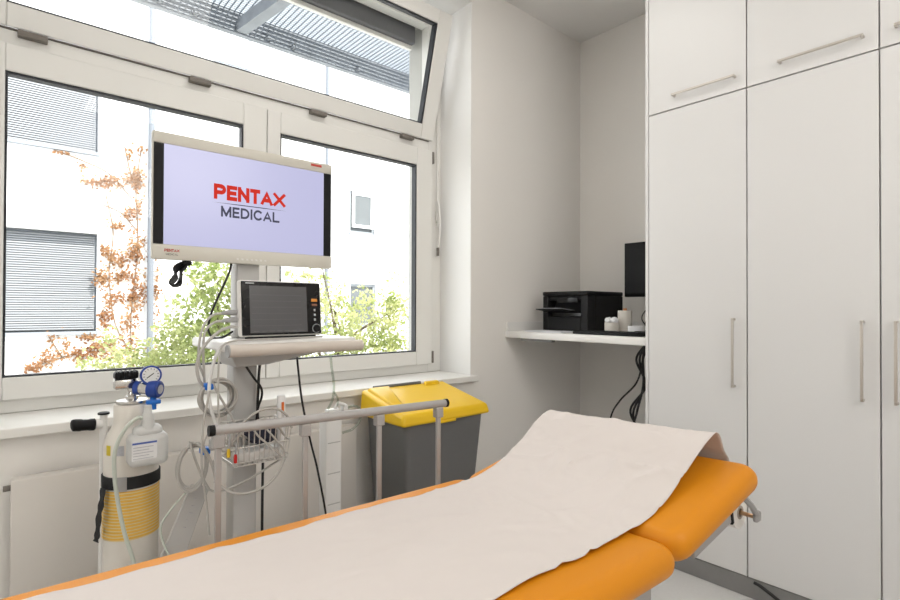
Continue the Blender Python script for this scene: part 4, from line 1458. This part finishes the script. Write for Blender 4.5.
coil('cable_coil', (-1.845, .560, 1.098), .057, .060, 7, .0040, 'round grey cable coil with blue clip, hanging below the shelf', (-1.838, .530, 1.138), 0, 4,
     [(-1.82, .60, 1.03), (-1.82, .63, .97), (-1.82, .68, .93)])
coil('cable_coil', (-1.850, .490, .880), .047, .076, 4, .0040, 'oval grey cable coil with blue clip, hung lower beside the rail end', (-1.845, .523, .925), -.12, 7,
     [(-1.82, .53, .80), (-1.80, .60, .80), (-1.79, .68, .83), (-1.79, .76, .865)])
hang = [
    ([(-1.79, .52, 1.13), (-1.785, .50, 1.02), (-1.78, .495, .90), (-1.785, .51, .78), (-1.80, .525, .66)], .0035, 'grey lead dropping between the two coils'),
    ([(-1.78, .60, .99), (-1.77, .56, 1.02), (-1.77, .515, 1.0), (-1.785, .50, .95), (-1.80, .525, .90)], .0030, 'thin grey lead arching over the rail end'),
    ([(-1.77, .57, .94), (-1.745, .60, 1.01), (-1.735, .66, 1.055), (-1.735, .72, 1.055), (-1.745, .765, 1.02), (-1.77, .79, .975)], .0042, 'grey cable arching high over the wire basket'),
    ([(-1.77, .56, .92), (-1.74, .62, 1.005), (-1.735, .68, 1.025), (-1.74, .73, .99), (-1.76, .76, .95)], .0036, 'second grey cable arching lower over the wire basket'),
    ([(-1.738, .64, 1.0), (-1.735, .66, .97), (-1.733, .70, .93), (-1.733, .735, .895)], .0036, 'grey cable slanting across the basket front'),
    ([(-1.738, .68, 1.0), (-1.732, .71, .96), (-1.731, .74, .92), (-1.733, .75, .89)], .0034, 'another grey cable slanting across the basket middle'),
    ([(-1.77, .53, .84), (-1.735, .58, .80), (-1.725, .65, .795), (-1.73, .715, .825), (-1.752, .757, .874)], .0045, 'grey cable sagging in a bow under the wire basket'),
    ([(-1.80, .535, .90), (-1.79, .545, .80), (-1.79, .548, .72), (-1.80, .55, .64)], .0032, 'straight grey lead ending in a plug above the couch edge'),
    ([(-1.81, .49, .96), (-1.80, .515, .93), (-1.795, .535, .87), (-1.79, .545, .80)], .0042, 'short grey lead behind the lower blue clip'),
    ([(-1.80, .55, 1.0), (-1.775, .535, .96), (-1.77, .56, .93), (-1.77, .60, .925)], .0034, 'grey lead tucked behind the black rail cap'),
]
for pts, r, lab in hang:
    cable('lead_cable', pts, r, M_cable, lab)
for (y, z, mt, nm, lb) in ((.566, .93, M_yelplug, 'lead_plug', 'small yellow plug dangling below the basket corner'), (.588, .908, M_redplug, 'lead_plug', 'small red plug dangling below the basket corner')):
    t = thing(nm, (-1.745, y, z), lb, 'plug')
    MB().tube([(-1.745, y, z - .014), (-1.745, y, z + .004), (-1.745, y, z + .014)], [.0055, .0055, .004], 12).build('plug_body', mt, t, smooth=45)
    MB().tube(spline([(-1.745, y, z + .012), (-1.75, y + .004, z + .04), (-1.77, y + .012, z + .07)], 5), .003, 6).build('plug_lead', M_plug, t, smooth=60)
for (y, z, lb) in ((.530, .955, 'upper'), (.545, .865, 'lower')):
    cn = MB().rbox(-1.80, -1.775, y - .010, y + .010, z - .018, z + .018, .005, 2)
    tag(cn.build('lead_connector', M_plug, smooth=45), lb + ' grey lead connector hanging beside the rail post', 'connector')
cable('plug_tail', [(-1.795, .548, .69), (-1.795, .550, .655), (-1.795, .552, .63)], .008, M_plug, 'grey plug end hanging just above the couch edge')

# white pouch hanging slanted beside the trolley
pk = MB()
a, b2 = Vector((-1.885, .520, .80)), Vector((-1.90, .370, .40))
d = (b2 - a).normalized()
sd = Vector((0, -d.z, d.y))
w = .042
pk.hexa([b2 - sd * w - Vector((.006, 0, 0)), b2 - sd * w + Vector((.006, 0, 0)), b2 + sd * w + Vector((.006, 0, 0)), b2 + sd * w - Vector((.006, 0, 0))],
        [a - sd * w * .75 - Vector((.004, 0, 0)), a - sd * w * .75 + Vector((.004, 0, 0)), a + sd * w * .75 + Vector((.004, 0, 0)), a + sd * w * .75 - Vector((.004, 0, 0))])
po = thing('sensor_pouch', (-1.9, .45, .4), 'slanted white sleeve with grey print hanging at the trolley side', 'pouch')
pk.build('sleeve', M_cart, po, bevel=.003)
pt = MB()
for k in range(5):
    c = a.lerp(b2, .10 + .055 * k) + Vector((.0062, 0, 0))
    pt.tube([c - sd * .006, c + sd * (.002 + .003 * (k % 3))], .0009, 4)
pt.build('sleeve_print', M_labelgrey, po)
cable('clear_lead', [(-1.86, .475, .80), (-1.875, .425, .74), (-1.88, .40, .69), (-1.875, .415, .62), (-1.87, .445, .56)], .0036, M_tube, 'pale thin tube hanging in front of the slanted white sleeve')

cable('display_cable', [(-1.985, .650, 1.575), (-1.985, .644, 1.535), (-1.985, .622, 1.48), (-1.985, .596, 1.42), (-1.985, .578, 1.37), (-1.99, .572, 1.320), (-1.992, .590, 1.2905), (-2.00, .625, 1.2905), (-2.01, .664, 1.31)], .0042, M_cableblack,
      'black cable hanging from the display to the shelf at the mast foot')
cable('column_cable', [(-1.87, .645, 1.236), (-1.87, .66, 1.20), (-1.865, .69, 1.15), (-1.865, .715, 1.115), (-1.872, .722, 1.08), (-1.885, .712, 1.03), (-1.89, .708, .95)], .0042, M_cableblack, 'black cable curving across the front of the trolley column')
cable('column_cable', [(-1.90, .738, 1.236), (-1.895, .722, 1.18), (-1.89, .716, 1.10), (-1.893, .716, 1.0), (-1.9, .737, .90), (-1.9, .737, .6), (-1.9, .738, .13)], .0050, M_cableblack, 'black cable running straight down the right side of the trolley column')
cable('floor_cable', [(-2.08, .945, 1.249), (-2.08, .955, 1.15), (-2.08, .975, 1.0), (-2.09, 1.02, .82), (-2.10, 1.06, .68), (-2.12, 1.12, .40), (-2.15, 1.16, .012)], .0045, M_cableblack, 'black cable hanging free to the right of the trolley')
t = thing('power_cord_loop', (-1.985, .46, 1.50), 'bundled black cord loop hanging under the display corner', 'cable')
mb = MB()
rg = random.Random(8)
for k in range(5):
    o = k * .006
    mb.tube(spline([(-1.985 + o, .505 + o * .5, 1.572), (-1.985 + o, .478 - o, 1.54), (-1.985 + o, .452 + o * .4, 1.50), (-1.985 + o, .445, 1.482 - o * .3), (-1.985 + o, .463 + o * .4, 1.478), (-1.985 + o, .476, 1.50 + o), (-1.985 + o, .480 + o * .3, 1.535), (-1.985 + o, .500, 1.566)], 6), .0042, 7)
mb.build('cord', M_cableblack, t, smooth=60)
MB().rbox(-1.992, -1.955, .478, .508, 1.545, 1.560, .004, 2).build('cable_tie', M_black2, t, smooth=45)

# tall white housing with clear hose behind the rail
wh = thing('suction_unit', (-2.2, 1.17, 0), 'tall narrow white plastic housing standing between trolley and bin', 'medical device')
MB().rbox(-2.235, -2.165, 1.130, 1.212, .03, .905, .008, 3).build('housing', M_cartwhite, wh, smooth=40)
MB().rbox(-2.30, -2.10, 1.09, 1.25, .001, .0295, .006, 2).build('foot', M_cart, wh, smooth=40)
rb = MB()
for z in (.78, .64, .50, .36):
    rb.box(-2.1648, -2.162, 1.140, 1.202, z, z + .004)
rb.build('seam', M_cart, wh)
tp = MB()
tp.rbox(-2.22, -2.18, 1.150, 1.215, .9052, .93, .006, 2)
tp.tube([(-2.20, 1.19, .925), (-2.19, 1.205, .955), (-2.17, 1.23, .945)], .008, 10)
tp.rbox(-2.21, -2.175, 1.225, 1.25, .905, .945, .006, 2)
tp.build('connector', M_cartwhite, wh, smooth=45)
MB().tube(spline([(-2.19, 1.245, .925), (-2.175, 1.28, .935), (-2.17, 1.31, .915), (-2.18, 1.315, .86), (-2.20, 1.29, .82), (-2.20, 1.235, .81)], 6), .006, 8).build('hose_clip', M_clear, wh, smooth=60)
ch = MB()
ch.tube(spline([(-2.05, 1.063, 1.262), (-2.05, 1.085, 1.235), (-2.08, 1.11, 1.15), (-2.13, 1.15, 1.05), (-2.17, 1.165, .98), (-2.195, 1.155, .932)], 8), .0055, 10)
ch.tube(spline([(-2.13, 1.15, 1.02), (-2.15, 1.18, .985), (-2.17, 1.19, .95)], 6), .0045, 8)
tag(ch.build('clear_hose', M_clear, smooth=60), 'clear hose dropping from the shelf to the tall white housing', 'hose')

# black cable lying along the plinth
cable('plinth_cable', [(-.945, 2.748, .090), (-.92, 2.746, .086), (-.88, 2.744, .070), (-.83, 2.742, .048), (-.74, 2.735, .020), (-.60, 2.72, .008), (-.40, 2.70, .008)], .008, M_cableblack, 'black cable drooping along the grey plinth at the lower right')
bpy.context.view_layer.update()
